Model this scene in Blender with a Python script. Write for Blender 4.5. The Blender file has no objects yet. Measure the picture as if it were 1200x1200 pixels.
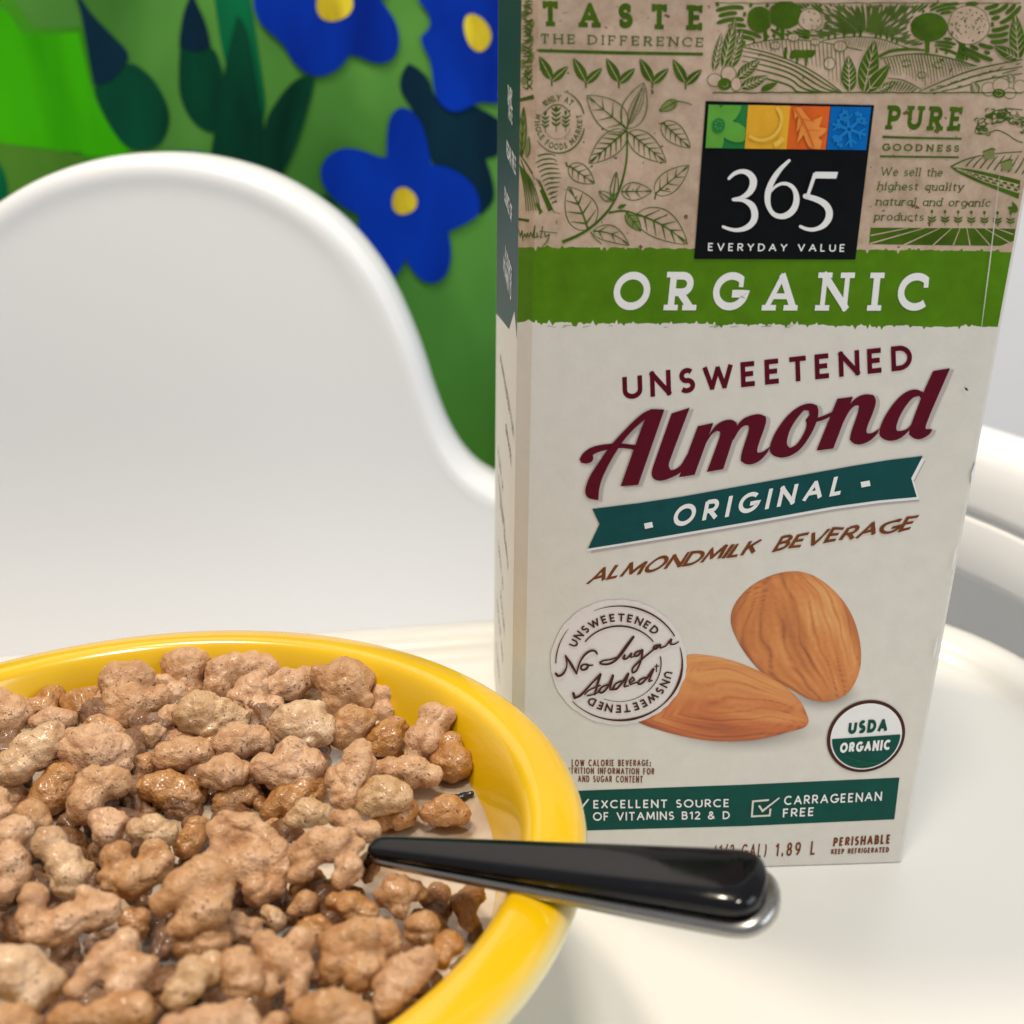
import bpy, bmesh, math, random
from mathutils import Vector, Matrix, noise
from mathutils.geometry import tessellate_polygon
random.seed(7)
S = bpy.context.scene
COL = S.collection

# ------------------------------------------------------------------ camera
PITCH, ROLL, HCAM, FPX = 0.41412, 0.013195, 0.18891, 1350.0
cam_d = bpy.data.cameras.new('camera'); cam = bpy.data.objects.new('camera', cam_d); COL.objects.link(cam)
FW = Vector((0, math.cos(PITCH), -math.sin(PITCH))); R0 = Vector((1, 0, 0)); U0 = R0.cross(FW)
RT = R0 * math.cos(ROLL) + U0 * math.sin(ROLL); UP = U0 * math.cos(ROLL) - R0 * math.sin(ROLL)
CP = Vector((0, 0, HCAM))
cam.matrix_world = Matrix(((RT.x, UP.x, -FW.x, CP.x), (RT.y, UP.y, -FW.y, CP.y), (RT.z, UP.z, -FW.z, CP.z), (0, 0, 0, 1)))
cam_d.sensor_width = 36; cam_d.lens = 36 * FPX / 1200.0
cam_d.clip_start = 0.005; cam_d.clip_end = 50
cam_d.dof.use_dof = True; cam_d.dof.focus_distance = 0.245; cam_d.dof.aperture_fstop = 21
S.camera = cam
S.render.resolution_x = S.render.resolution_y = 1024

# ------------------------------------------------------------------ world, lamps, exposure
w = bpy.data.worlds.new('World'); S.world = w; w.use_nodes = True
bg = w.node_tree.nodes['Background']; bg.inputs[0].default_value = (0.97, 0.98, 1.0, 1); bg.inputs[1].default_value = 0.35
def area(name, loc, target, size, power, color, size_y=None):
    l = bpy.data.lights.new(name, 'AREA'); l.energy = power; l.color = color; l.size = size
    if size_y: l.shape = 'RECTANGLE'; l.size_y = size_y
    o = bpy.data.objects.new(name, l); COL.objects.link(o); o.location = loc
    o.rotation_euler = (Vector(target) - Vector(loc)).to_track_quat('-Z', 'Y').to_euler()
    return o
area('ceiling_lamp', (-0.40, 0.42, 1.25), (0.0, 0.2, 0), 0.14, 9.0, (1.0, 0.86, 0.68))
area('ceiling_lamp', (-0.06, -0.06, 1.35), (0.0, 0.25, 0), 0.18, 8.6, (1.0, 0.91, 0.78))
area('window_light', (1.3, -0.35, 0.95), (0.0, 0.3, 0.05), 0.8, 10.0, (0.80, 0.90, 1.0), 1.0)
S.view_settings.view_transform = 'Standard'; S.view_settings.look = 'None'
S.view_settings.exposure = 0; S.view_settings.gamma = 1; S.view_settings.use_curve_mapping = False
S.render.engine = 'CYCLES'

# ------------------------------------------------------------------ helpers
def ray(px, py): return (FW + RT * ((px - 600) / FPX) - UP * ((py - 600) / FPX))
def at_z(px, py, z):
    d = ray(px, py); return CP + d * ((z - HCAM) / d.z)
def at_y(px, py, y):
    d = ray(px, py); return CP + d * (y / d.y)
def at_plane(px, py, o, n):
    d = ray(px, py); return CP + d * ((o - CP).dot(n) / d.dot(n))

def tag(o, label=None, cat=None, group=None, kind=None):
    if label: o['label'] = label
    if cat: o['category'] = cat
    if group: o['group'] = group
    if kind: o['kind'] = kind
    return o
def empty(name, loc=(0, 0, 0)):
    o = bpy.data.objects.new(name, None); COL.objects.link(o); o.location = loc; o.empty_display_size = .02
    return o
def link(name, me, mats, parent=None, smooth=True):
    o = bpy.data.objects.new(name, me); COL.objects.link(o)
    for m in (mats if isinstance(mats, (list, tuple)) else [mats]):
        if m is not None: me.materials.append(m)
    if smooth: me.polygons.foreach_set('use_smooth', [True] * len(me.polygons))
    if parent is not None:
        o.parent = parent
        o.matrix_parent_inverse = Matrix.Translation(-Vector(parent.location))
    return o
def mesh(name, verts, faces):
    me = bpy.data.meshes.new(name); me.from_pydata([tuple(v) for v in verts], [], faces); me.update(); return me
def fixn(me):
    bm = bmesh.new(); bm.from_mesh(me); bmesh.ops.recalc_face_normals(bm, faces=bm.faces); bm.to_mesh(me); bm.free(); return me

# ------------------------------------------------------------------ materials
def mat(name, color, rough=.5, coat=0, metal=0, spec=.5, sss=0, sss_r=(.003, .002, .001)):
    m = bpy.data.materials.new(name); m.use_nodes = True
    b = m.node_tree.nodes['Principled BSDF']
    b.inputs['Base Color'].default_value = (*color, 1); b.inputs['Roughness'].default_value = rough
    b.inputs['Metallic'].default_value = metal; b.inputs['Specular IOR Level'].default_value = spec
    b.inputs['Coat Weight'].default_value = coat; b.inputs['Coat Roughness'].default_value = .15
    if sss:
        b.inputs['Subsurface Weight'].default_value = sss; b.inputs['Subsurface Radius'].default_value = (1, .6, .35)
        b.inputs['Subsurface Scale'].default_value = sss_r[0]
    return m
class N:
    def __init__(s, m): s.t = m.node_tree; s.b = s.t.nodes['Principled BSDF']; s.co = None
    def new(s, ty, **kw):
        n = s.t.nodes.new(ty)
        for k, v in kw.items(): setattr(n, k, v)
        return n
    def coord(s):
        if not s.co: s.co = s.new('ShaderNodeTexCoord').outputs['Object']
        return s.co
    def noise(s, scale, detail=3, rough=.5, vec=None, dist=0):
        n = s.new('ShaderNodeTexNoise'); n.inputs['Scale'].default_value = scale; n.inputs['Detail'].default_value = detail
        n.inputs['Roughness'].default_value = rough; n.inputs['Distortion'].default_value = dist
        s.t.links.new(vec or s.coord(), n.inputs['Vector']); return n.outputs['Fac']
    def ramp(s, fac, stops):
        r = s.new('ShaderNodeValToRGB'); e = r.color_ramp.elements
        while len(e) < len(stops): e.new(.5)
        for q, (p, c) in zip(e, stops): q.position = p; q.color = (*c, 1) if len(c) == 3 else c
        s.t.links.new(fac, r.inputs[0]); return r.outputs[0]
    def mix(s, fac, a, b, mode='MIX'):
        n = s.new('ShaderNodeMix', data_type='RGBA', blend_type=mode)
        for i, v in ((0, fac), (6, a), (7, b)):
            if hasattr(v, 'is_output'): s.t.links.new(v, n.inputs[i])
            else: n.inputs[i].default_value = v if i == 0 else (*v, 1)
        return n.outputs[2]
    def color(s, c): s.t.links.new(c, s.b.inputs['Base Color'])
    def rough(s, c): s.t.links.new(c, s.b.inputs['Roughness'])
    def bump(s, h, strength, dist):
        n = s.new('ShaderNodeBump'); n.inputs['Strength'].default_value = strength; n.inputs['Distance'].default_value = dist
        s.t.links.new(h, n.inputs['Height']); s.t.links.new(n.outputs[0], s.b.inputs['Normal'])
def g(v): return (v, v, v)

def paper(name, color, var=.08, rough=.45, coat=.12):
    m = mat(name, color, rough, 0, spec=.12); n = N(m)
    f = n.noise(260, 4, .6)
    lo = tuple(c * (1 - var) for c in color); hi = tuple(min(1, c * (1 + var)) for c in color)
    n.color(n.ramp(f, [(.3, lo), (.7, hi)])); n.bump(n.noise(900, 3), .12, .0003)
    return m
CREAM = (.735, .705, .645)
M = {}
M['cream'] = paper('cream_board', CREAM, .03)
M['white_ink'] = paper('white_ink', (.86, .86, .86), .02)
M['pinkwhite'] = paper('pink_white_ink', (.80, .745, .73), .02)
M['green'] = paper('green_ink', (.085, .215, .004), .12)
M['line'] = paper('olive_line_ink', (.060, .125, .006), .25)
M['softline'] = paper('soft_green_ink', (.205, .235, .080), .15)
M['teal'] = paper('teal_ink', (.004, .070, .072), .1)
M['darkgreen'] = paper('dark_green_ink', (.004, .075, .058), .1)
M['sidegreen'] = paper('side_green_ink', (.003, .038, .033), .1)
M['maroon'] = paper('maroon_ink', (.105, .002, .014), .1)
M['brown'] = paper('brown_ink', (.185, .052, .012), .2)
M['darkbrown'] = paper('dark_brown_ink', (.075, .022, .014), .15)
M['black'] = paper('black_ink', (.003, .004, .006), .2)
M['greyshadow'] = paper('pale_shadow_ink', (.49, .44, .42), .03)
M['greyink'] = paper('grey_ink', (.10, .10, .10), .1)
M['lgreen'] = paper('leaf_green_ink', (.12, .38, .05), .1)
M['mgreen'] = paper('mid_green_ink', (.02, .20, .05), .1)
M['yellow'] = paper('yellow_ink', (.80, .42, .03), .08)
M['yellow2'] = paper('light_yellow_ink', (.85, .54, .08), .06)
M['orange'] = paper('orange_ink', (.72, .13, .02), .1)
M['orange2'] = paper('light_orange_ink', (.82, .29, .06), .1)
M['blue'] = paper('blue_ink', (.0, .14, .50), .1)
M['blue2'] = paper('light_blue_ink', (.01, .22, .62), .1)
M['crease'] = paper('scuffed_board', (.62, .62, .52), .1)
def kraft_mat():
    m = mat('kraft_print', (.45, .32, .22), .6, 0, spec=.15); n = N(m)
    base = n.ramp(n.noise(330, 6, .68), [(.25, (.44, .32, .235)), (.5, (.56, .425, .325)), (.75, (.65, .525, .42))])
    blot = n.ramp(n.noise(70, 3, .6), [(.35, (.86, .84, .80)), (.65, (1.08, 1.04, 1.02))])
    c = n.mix(1.0, base, blot, 'MULTIPLY')
    sp = n.ramp(n.noise(620, 2, .5), [(.70, g(0)), (.735, g(1))])
    c = n.mix(sp, c, (.16, .085, .05)); n.color(c); n.bump(n.noise(900, 3), .15, .0003)
    return m
M['kraft'] = kraft_mat()
# ------------------------------------------------------------------ background wall and mural
WY = 0.90
def wallpart(name, pts, m, parent, layer, origin=(0, 0), sc=1.0, rounds=2, y=None):
    P = [(origin[0] + x / sc, origin[1] + yy / sc) for x, yy in pts]
    P = smooth(P, rounds, 70)
    Y = WY - .0006 * layer
    V = [at_y(px, py, Y) for px, py in P]
    tri = tessellate_polygon([[Vector((v.x, v.z, 0)) for v in V]])
    me = mesh(name, V, [t for t in tri])
    bm = bmesh.new(); bm.from_mesh(me)
    for f in bm.faces:
        f.normal_update()
        if f.normal.y > 0: f.normal_flip()
    bm.to_mesh(me); bm.free()
    return link(name, me, m, parent, smooth=False)
def smooth(P, rounds=2, keep=55, closed=True):
    for _ in range(rounds):
        Q = []; n = len(P)
        for i in range(n):
            a, b, c = P[i - 1], P[i], P[(i + 1) % n]
            if not closed and i in (0, n - 1): Q.append(b); continue
            v1 = (b[0] - a[0], b[1] - a[1]); v2 = (c[0] - b[0], c[1] - b[1])
            l1 = math.hypot(*v1); l2 = math.hypot(*v2)
            if l1 < 1e-9 or l2 < 1e-9: Q.append(b); continue
            ang = math.degrees(math.acos(max(-1, min(1, (v1[0] * v2[0] + v1[1] * v2[1]) / (l1 * l2)))))
            if ang > keep or ang < 3: Q.append(b)
            else:
                Q.append((b[0] - v1[0] * .25, b[1] - v1[1] * .25)); Q.append((b[0] + v2[0] * .25, b[1] + v2[1] * .25))
        P = Q
    return P
def paint(name, c, var=.25, scale=18, streak=(1, 1, .35), rough=.55, c2=None, blend=False):
    m = mat(name, c, rough, 0, spec=.08); n = N(m)
    mp = n.new('ShaderNodeMapping'); mp.inputs['Scale'].default_value = streak; mp.inputs['Rotation'].default_value = (0, .5, 0)
    n.t.links.new(n.coord(), mp.inputs[0])
    f = n.noise(scale, 3, .55, mp.outputs[0], .6)
    lo = tuple(v * (1 - var) for v in c); hi = c2 or tuple(min(1, v * (1 + var)) for v in c)
    cc = n.ramp(f, [(.32, lo), (.68, hi)])
    if blend:   # the paint itself runs from light green above to deep green below
        sx = n.new('ShaderNodeSeparateXYZ'); n.t.links.new(n.coord(), sx.inputs[0]); mr = n.new('ShaderNodeMapRange'); mr.inputs[1].default_value = -.22; mr.inputs[2].default_value = .12
        n.t.links.new(sx.outputs[2], mr.inputs[0]); cc = n.mix(1.0, cc, n.ramp(mr.outputs[0], [(0, (.62, .66, .30)), (.5, (.92, .98, .95)), (1, (1.05, 1.02, 1.0))]), 'MULTIPLY')
    n.color(cc); n.bump(n.noise(140, 3, .5, mp.outputs[0]), .1, .001)
    return m
P_green = paint('mural_green', (.050, .195, .030), .25, 5, (1, 1, .6), c2=(.12, .36, .062), blend=True)
P_bright = paint('mural_bright_green', (.035, .42, .001), .3, 9, c2=(.06, .52, .002))
P_blue = paint('mural_blue', (.0, .014, .25), .3, 14, c2=(.001, .040, .46))
P_dark = paint('mural_dark_green', (.001, .038, .022), .5, 14, c2=(.002, .075, .035))
P_navy = paint('mural_navy', (.001, .010, .040), .5, 14, c2=(.004, .030, .055))
P_mid = paint('mural_mid_green', (.002, .115, .042), .5, 14)
P_halfgreen = paint('mural_half_green', (.050, .30, .012), .25, 8, c2=(.085, .38, .02))
P_olive = paint('mural_olive', (.075, .22, .022), .25, 9)
P_yel = paint('mural_yellow', (.66, .47, .02), .35, 60, c2=(.85, .68, .04))
def box(name, x0, x1, y0, y1, z0, z1, m, parent=None, bev=0):
    bm = bmesh.new(); bmesh.ops.create_cube(bm, size=1)
    for v in bm.verts: v.co = Vector(((x0 + x1) / 2 + v.co.x * (x1 - x0), (y0 + y1) / 2 + v.co.y * (y1 - y0), (z0 + z1) / 2 + v.co.z * (z1 - z0)))
    if bev: bmesh.ops.bevel(bm, geom=bm.edges[:], offset=bev, segments=3, affect='EDGES', profile=.5)
    me = bpy.data.meshes.new(name); bm.to_mesh(me); bm.free()
    return link(name, me, m, parent, smooth=False)
wm = mat('wall_paint', (.90, .89, .90), .6); nn = N(wm); nn.bump(nn.noise(300, 3), .08, .001)
wall = box('wall', -1.4, 1.6, .912, 1.0, -.75, 1.2, wm)
tag(wall, 'plain white painted wall behind the carton', 'wall')
mural = empty('mural', (-.2, .906, -.1))
tag(mural, 'painted floral mural of blue flowers and dark leaves on green behind the chair', 'mural')
box('canvas', -.80, .12, WY, .9115, -.60, .42, P_green, mural)
z5 = dict(origin=(280, 0), sc=3.528)
wallpart('painted_patch', [(-130, -72), (4, -8), (26, 10), (36, 31), (62, 33), (96, 31), (108, 74), (115, 110), (131, 144), (158, 180), (132, 192), (90, 186), (58, 181), (18, 178), (-130, 160)], P_halfgreen, mural, .5)
wallpart('painted_patch', [(-120, -60), (0, 8), (15, 20), (25, 40), (60, 40), (92, 38), (100, 75), (108, 110), (125, 145), (152, 178), (130, 186), (90, 180), (60, 175), (20, 170), (-120, 150)], P_bright, mural, 1)
wallpart('painted_patch', [(-120, 250), (-120, 165), (0, 166), (30, 173), (95, 179), (100, 200), (60, 240)], P_olive, mural, 1)
wallpart('painted_stem', [(250, -10), (291, -10), (297, 20), (306, 80), (313, 128), (304, 150), (286, 104), (263, 82)], P_mid, mural, 1)
wallpart('painted_leaf', [(-30, 160), (0, 190), (8, 210), (10, 230), (-2, 246), (-40, 240)], P_mid, mural, 2)
wallpart('painted_leaf', [(440, 395), (600, 280), (690, 340), (740, 400), (790, 500), (795, 580), (760, 670), (700, 700), (620, 702), (560, 660), (500, 560), (452, 460)], P_dark, mural, 2, (0, 0), 4)
wallpart('painted_bud', [(355, -20), (380, 60), (400, 170), (425, 320), (440, 398), (520, 385), (600, 285), (600, 240), (530, 170), (430, 70), (372, -20)], P_navy, mural, 3, (0, 0), 4)
wallpart('painted_leaf', [(211, 50), (209, 100), (213, 120), (225, 142), (243, 155), (256, 155), (266, 110), (258, 70), (247, 52)], P_dark, mural, 2)
wallpart('painted_bud', [(223, -6), (215, 15), (211, 40), (210, 54), (228, 62), (247, 54), (242, 28), (230, 3), (227, -6)], P_navy, mural, 3)
wallpart('painted_stem', [(252, 152), (262, 88), (270, 50), (278, 18), (288, 30), (296, 65), (302, 110), (309, 142), (315, 215), (300, 235), (245, 205), (248, 175)], P_dark, mural, 3)
wallpart('painted_leaf', [(369, 90), (356, 88), (339, 99), (320, 125), (311, 142), (307, 181), (312, 216), (324, 214), (337, 193), (351, 159), (363, 119)], P_dark, mural, 4)
wallpart('painted_petal', [(118, 195), (135, 184), (175, 180), (222, 176), (252, 183), (270, 200), (190, 215)], P_blue, mural, 4)
wallpart('painted_leaf', [(665, 380), (668, 310), (700, 262), (740, 280), (790, 330), (805, 400), (880, 440), (960, 430), (1000, 450), (1075, 490), (1130, 560), (1075, 645), (1020, 655), (1050, 740), (1060, 830), (1000, 890), (940, 740), (800, 690), (760, 560), (720, 450)], P_navy, mural, 2, **z5)
wallpart('painted_leaf', [(295, 850), (350, 803), (400, 838), (402, 880), (370, 915)], P_dark, mural, 2, **z5)
def flower(pts, cen, rx, ry, rot):
    f = wallpart('painted_flower', pts, P_blue, mural, 5, **z5)
    C = []
    for k in range(26):
        a = k * math.tau / 26; r = 1 + .05 * math.sin(3 * a + 1)
        x, y = rx * r * math.cos(a), ry * r * math.sin(a)
        C.append((cen[0] + x * math.cos(rot) - y * math.sin(rot), cen[1] + x * math.sin(rot) + y * math.cos(rot)))
    c = wallpart('flower_centre', C, P_yel, mural, 6, rounds=0, **z5)
    c.parent = f; c.matrix_parent_inverse = Matrix.Identity(4)
    c.matrix_parent_inverse = f.matrix_basis.inverted()
flower([(60, 0), (65, 50), (100, 110), (150, 150), (190, 190), (220, 250), (270, 300), (330, 318), (390, 300), (435, 260), (458, 225), (500, 235), (550, 258), (610, 262), (650, 230), (665, 160), (650, 90), (610, 30), (585, 0), (640, -80), (580, -200), (470, -230), (400, -290), (290, -250), (230, -170), (110, -160), (50, -80)], (393, 12), 76, 78, 0)
flower([(735, 0), (770, 30), (795, 80), (785, 125), (750, 150), (760, 190), (790, 240), (800, 300), (805, 370), (830, 430), (880, 465), (930, 455), (975, 430), (1010, 420), (1075, 430), (1150, 380), (1210, 290), (1200, 190), (1270, 100), (1220, -20), (1100, -60), (1000, -160), (870, -150), (760, -80)], (985, 135), 52, 80, -.35)
flower([(612, 650), (612, 540), (630, 470), (670, 440), (715, 455), (755, 510), (780, 600), (795, 680), (860, 690), (930, 725), (980, 780), (1000, 850), (990, 890), (930, 930), (865, 955), (880, 1040), (865, 1130), (820, 1172), (760, 1165), (715, 1115), (690, 1068), (670, 1110), (640, 1150), (600, 1170), (530, 1110), (485, 1030), (485, 980), (500, 890), (440, 860), (380, 810), (340, 750), (338, 690), (370, 640), (430, 610), (510, 620), (580, 650)], (683, 832), 52, 56, 0)

# ------------------------------------------------------------------ high chair: backrest, armrest, tray
plast = mat('white_plastic', (.85, .85, .85), .28, .2); nn = N(plast); nn.bump(nn.noise(700, 2), .03, .0004)
plast_b = mat('white_plastic_satin', (.835, .84, .85), .36, .1); nn = N(plast_b); nn.bump(nn.noise(900, 2), .05, .0004)
chair = empty('high_chair', (-.12, .5, -.25))
tag(chair, 'white plastic high chair with rounded backrest and attached tray under the bowl', 'high chair')
half = [(178, 184.5), (215, 186.5), (250, 192), (300, 206), (350, 232), (400, 270), (440, 320), (465, 370), (485, 420), (500, 470), (520, 520), (545, 555), (575, 575), (620, 592), (690, 606), (790, 615)]
out = [(356 - x, y) for x, y in half[::-1]] + half[1:]
out = smooth(out, 3, 80, closed=False)
BY, REC = .50, .10
bn = Vector((0, 1, -REC)).normalized(); bo = Vector((0, BY, 0))
O = [at_plane(px, py, bo, bn) for px, py in out]
bx = Vector((1, 0, 0)); bz = bn.cross(bx) * -1
if bz.z < 0: bz = -bz
L2 = [((p - bo).dot(bx), (p - bo).dot(bz)) for p in O]
n = len(L2)
nr = []
for i in range(n):
    a = L2[max(0, i - 1)]; b = L2[min(n - 1, i + 1)]
    d = Vector((b[0] - a[0], b[1] - a[1])).normalized(); nr.append(Vector((d.y, -d.x)))   # inward (down)
prof = [(-.001, .030), (-.001, .016), (-.0004, .010), (.0, .006), (.0006, .0030), (.0016, .0007), (.0030, -.0006), (.0050, -.0013), (.0072, -.0013), (.0094, -.0009), (.0116, -.0005), (.0142, -.0003), (.0170, -.0002)]
V = []; F = []
def bpt(u, v, dep): return bo + bx * u + bz * v + bn * dep
def flow(v):
    # the lip melts into a broad shoulder low down, where the shell turns forward
    t = max(0, min(1, (.115 - v) / .095)); return t * t * (3 - 2 * t)
FL = [flow(v) for u, v in L2]
def ins_(i, ins, k_): return ins * (1 + .9 * FL[i] * k_ / len(prof))
for k_, (ins, dep) in enumerate(prof):
    for i in range(n):
        dd = dep * (1 - .85 * FL[i]) if k_ > 6 else dep
        vv = L2[i][1] + nr[i].y * ins_(i, ins, k_)
        V.append(bpt(L2[i][0] + nr[i].x * ins_(i, ins, k_), vv, dd - 14 * max(0, .030 - vv) ** 3))
rings = len(prof)
# interior: columns dropping from the last ring to the seat
last = [(L2[i][0] + nr[i].x * ins_(i, .017, 12), L2[i][1] + nr[i].y * ins_(i, .017, 12)) for i in range(n)]
ROWS = 26
def depth_at(u, v):
    f_ = flow(v)
    return -.0002 * (1 - .85 * f_) - 14 * max(0, .030 - v) ** 3
for k in range(1, ROWS + 1):
    t = (k / ROWS) ** 1.3
    for i in range(n):
        u, v = last[i]; vv = v + (-.215 - v) * t
        V.append(bpt(u, vv, depth_at(u, vv)))
for r in range(rings + ROWS - 1):
    for i in range(n - 1):
        F.append((r * n + i, r * n + i + 1, (r + 1) * n + i + 1, (r + 1) * n + i))
me = mesh('backrest', V, F); fixn(me)
back = link('backrest', me, plast_b, chair)
md = back.modifiers.new('thick', 'SOLIDIFY'); md.thickness = .0025; md.offset = 0

def sweep(name, path, profile, m, parent, closed=False):
    # path: plan points; profile: (outward offset, z)
    V = []; F = []; n = len(path); k = len(profile)
    for i in range(n):
        a = path[i - 1] if (i or closed) else path[0]; b = path[(i + 1) % n] if (i < n - 1 or closed) else path[-1]
        d = Vector((b[0] - a[0], b[1] - a[1])).normalized(); nx, ny = -d.y, d.x
        for (o, z) in profile: V.append((path[i][0] + nx * o, path[i][1] + ny * o, z))
    for i in range(n if closed else n - 1):
        j = (i + 1) % n
        for q in range(k - 1): F.append((i * k + q, j * k + q, j * k + q + 1, i * k + q + 1))
    me = mesh(name, V, F); fixn(me)
    return link(name, me, m, parent)
ap = smooth([(.030, .5), (.055, .492), (.09, .472), (.128, .434), (.1655, .388), (.179, .366), (.190, .335), (.198, .29), (.2, .2), (.2, .05)], 3, 90, closed=False)
ap = ap[::-1]
aprof = [(-.030, -.16), (-.060, -.06), (-.060, -.008), (-.014, -.0065), (-.005, -.006), (-.0012, -.004), (.0, .000), (.0003, .008), (.0, .0180), (-.0006, .0192), (-.0026, .0198), (-.0036, .0206), (-.0026, .0216), (-.0004, .0226), (.0, .025), (-.0004, .034), (-.0018, .0400), (-.0048, .0440), (-.010, .0460), (-.020, .0468), (-.028, .045), (-.031, .041), (-.032, .03), (-.034, -.16)]
sweep('armrest', ap, [(o, z) for o, z in aprof], plast, chair)
ap2 = [(-.30 - x, y) for x, y in ap][::-1]
sweep('armrest', ap2, [(o, z) for o, z in aprof], plast, chair)
box('seat', -.34, .19, .10, .53, -.225, -.21, plast_b, chair)
# tray: rounded rectangle, lip around it
def rrect(x0, x1, y0, y1, r, k=14):
    P = []
    for cx, cy, a0 in ((x1 - r, y1 - r, 0), (x0 + r, y1 - r, 90), (x0 + r, y0 + r, 180), (x1 - r, y0 + r, 270)):
        for i in range(k + 1):
            a = math.radians(a0 + 90 * i / k); P.append((cx + r * math.cos(a), cy + r * math.sin(a)))
    return P
ct, sn = math.cos(math.radians(10)), math.sin(math.radians(10))
tp = [(u * ct - v * sn, .314 + u * sn + v * ct) for u, v in rrect(-.300, .1415, -.36, .0, .050)]
tprof = [(.020, 0), (.003, .0), (.0, .0003), (-.0022, .0016), (-.0042, .0036), (-.0064, .0056), (-.0088, .0064), (-.0135, .0062), (-.0175, .0050), (-.0200, .0025), (-.0208, -.002), (-.0208, -.012), (-.018, -.0145), (.02, -.0145)]
plast_t = mat('tray_plastic', (.745, .73, .69), .30, .25); nn = N(plast_t)
nn.bump(nn.noise(1400, 2), .05, .0002)
V = []; F = []; k = len(tprof)
npt = len(tp)
for i in range(npt):
    a, b = tp[i - 1], tp[(i + 1) % npt]
    d = Vector((b[0] - a[0], b[1] - a[1])).normalized(); nx, ny = d.y, -d.x
    for (o, z) in tprof: V.append((tp[i][0] - nx * o, tp[i][1] - ny * o, z))
for i in range(npt):
    j = (i + 1) % npt
    for q in range(k - 1): F.append((i * k + q, i * k + q + 1, j * k + q + 1, j * k + q))
F.append(tuple(i * k for i in range(npt)))
me = mesh('tray', V, F); fixn(me)
link('tray', me, plast_t, chair)
# ------------------------------------------------------------------ milk carton
YAW, CW = 0.06548, 0.0925
E_ = Vector((math.cos(YAW), math.sin(YAW), 0)); D_ = Vector((-math.sin(YAW), math.cos(YAW), 0)); Z_ = Vector((0, 0, 1))
FO = Vector((0.09571, 0.22159, 0)) - E_ * CW           # front-left-bottom corner of the flat front panel
B1, B2, RB, DEP, TOPZ = .0027, .0030, .0011, .0945, .1945
def cpt(x, d, z, lift=0, nrm=None):
    p = FO + E_ * x + D_ * d + Z_ * z
    return p + nrm * lift if nrm else p
NF = -D_; NB = (E_ * -B2 + D_ * -B1).normalized(); NR = (E_ - D_).normalized(); NL = -E_
def F(px, py, lift=0):
    """photo point -> point on the carton's front panel (or its rounded left / right corner)"""
    p = at_plane(px, py, FO, D_); x = (p - FO).dot(E_)
    if x < 0:
        p = at_plane(px, py, FO, NB); x = (p - FO).dot(E_)
        if x < -B1: z = p.z; p = cpt(-B1, B2, z)
        return p + NB * lift
    if x > CW - RB:
        o = cpt(CW - RB, 0, 0); p = at_plane(px, py, o, NR); x = (p - FO).dot(E_)
        if x > CW: p = cpt(CW, RB, p.z)
        return p + NR * lift
    return p + NF * lift
def proj(P):
    d = P - CP; z = d.dot(FW); return (600 + FPX * d.dot(RT) / z, 600 - FPX * d.dot(UP) / z)
carton = empty('milk_carton', FO + E_ * CW / 2 + D_ * .045)
tag(carton, 'half gallon almond milk carton with kraft top and green band standing on the tray', 'carton')
# body: a prism with a folded left corner and softened other corners
sec = [(0, 0), (CW - RB, 0), (CW - RB * .35, RB * .3), (CW, RB), (CW - .0005, DEP - .003), (CW - .0035, DEP), (.001, DEP), (-.0024, DEP - .003), (-B1, B2)]
zs = [0, .0006, .02, .06, .10, .14, .17, TOPZ]
V = []; Fc = []
for i, z in enumerate(zs):
    q = .0004 if i == 0 else 0
    for (x, d) in sec:
        cx = x + (q if x < .01 else -q); cd = d + (q if d < .01 else -q)
        bul = 0
        V.append(cpt(cx, cd, z))
k = len(sec)
for i in range(len(zs) - 1):
    for j in range(k):
        j2 = (j + 1) % k
        Fc.append((i * k + j, i * k + j2, (i + 1) * k + j2, (i + 1) * k + j))
Fc.append(tuple(range(k)))
me = mesh('body', V, Fc); fixn(me)
bodyo = link('body', me, M['cream'], carton, smooth=False)
# gable top: two sloping panels, the sides folded in, a flat sealed fin
def tri_mesh(name, pts, faces, m): return link(name, fixn(mesh(name, pts, faces)), m, carton, smooth=False)
zt = TOPZ; rz = zt + .028; ry = DEP / 2
gp = [cpt(-B1 + .0006, B2, zt), cpt(CW, .0, zt), cpt(CW, ry - .001, rz), cpt(-B1 + .0006, ry - .001, rz), cpt(CW, DEP, zt), cpt(-B1 + .0006, DEP, zt), cpt(CW, ry + .001, rz), cpt(-B1 + .0006, ry + .001, rz)]
tri_mesh('gable_panel', gp, [(0, 1, 2, 3), (4, 5, 7, 6)], M['kraft'])
ap_ = cpt(.024, ry, rz - .002)
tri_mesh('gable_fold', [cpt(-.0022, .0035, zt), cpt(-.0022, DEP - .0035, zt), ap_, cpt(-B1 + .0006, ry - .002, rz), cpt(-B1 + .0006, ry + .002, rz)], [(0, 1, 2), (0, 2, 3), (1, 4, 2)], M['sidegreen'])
ap2_ = cpt(CW - .024, ry, rz - .002)
tri_mesh('gable_fold', [cpt(CW, .002, zt), cpt(CW, DEP - .002, zt), ap2_, cpt(CW, ry - .002, rz), cpt(CW, ry + .002, rz)], [(0, 1, 2), (0, 2, 3), (1, 4, 2)], M['cream'])
tri_mesh('sealed_fin', [cpt(x, d, z) for x in (-B1 + .0006, CW) for d in (ry - .0009, ry + .0009) for z in (rz - .0005, rz + .018)], [(0, 1, 3, 2), (4, 5, 7, 6), (0, 1, 5, 4), (2, 3, 7, 6), (1, 3, 7, 5)], M['kraft'])

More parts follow.
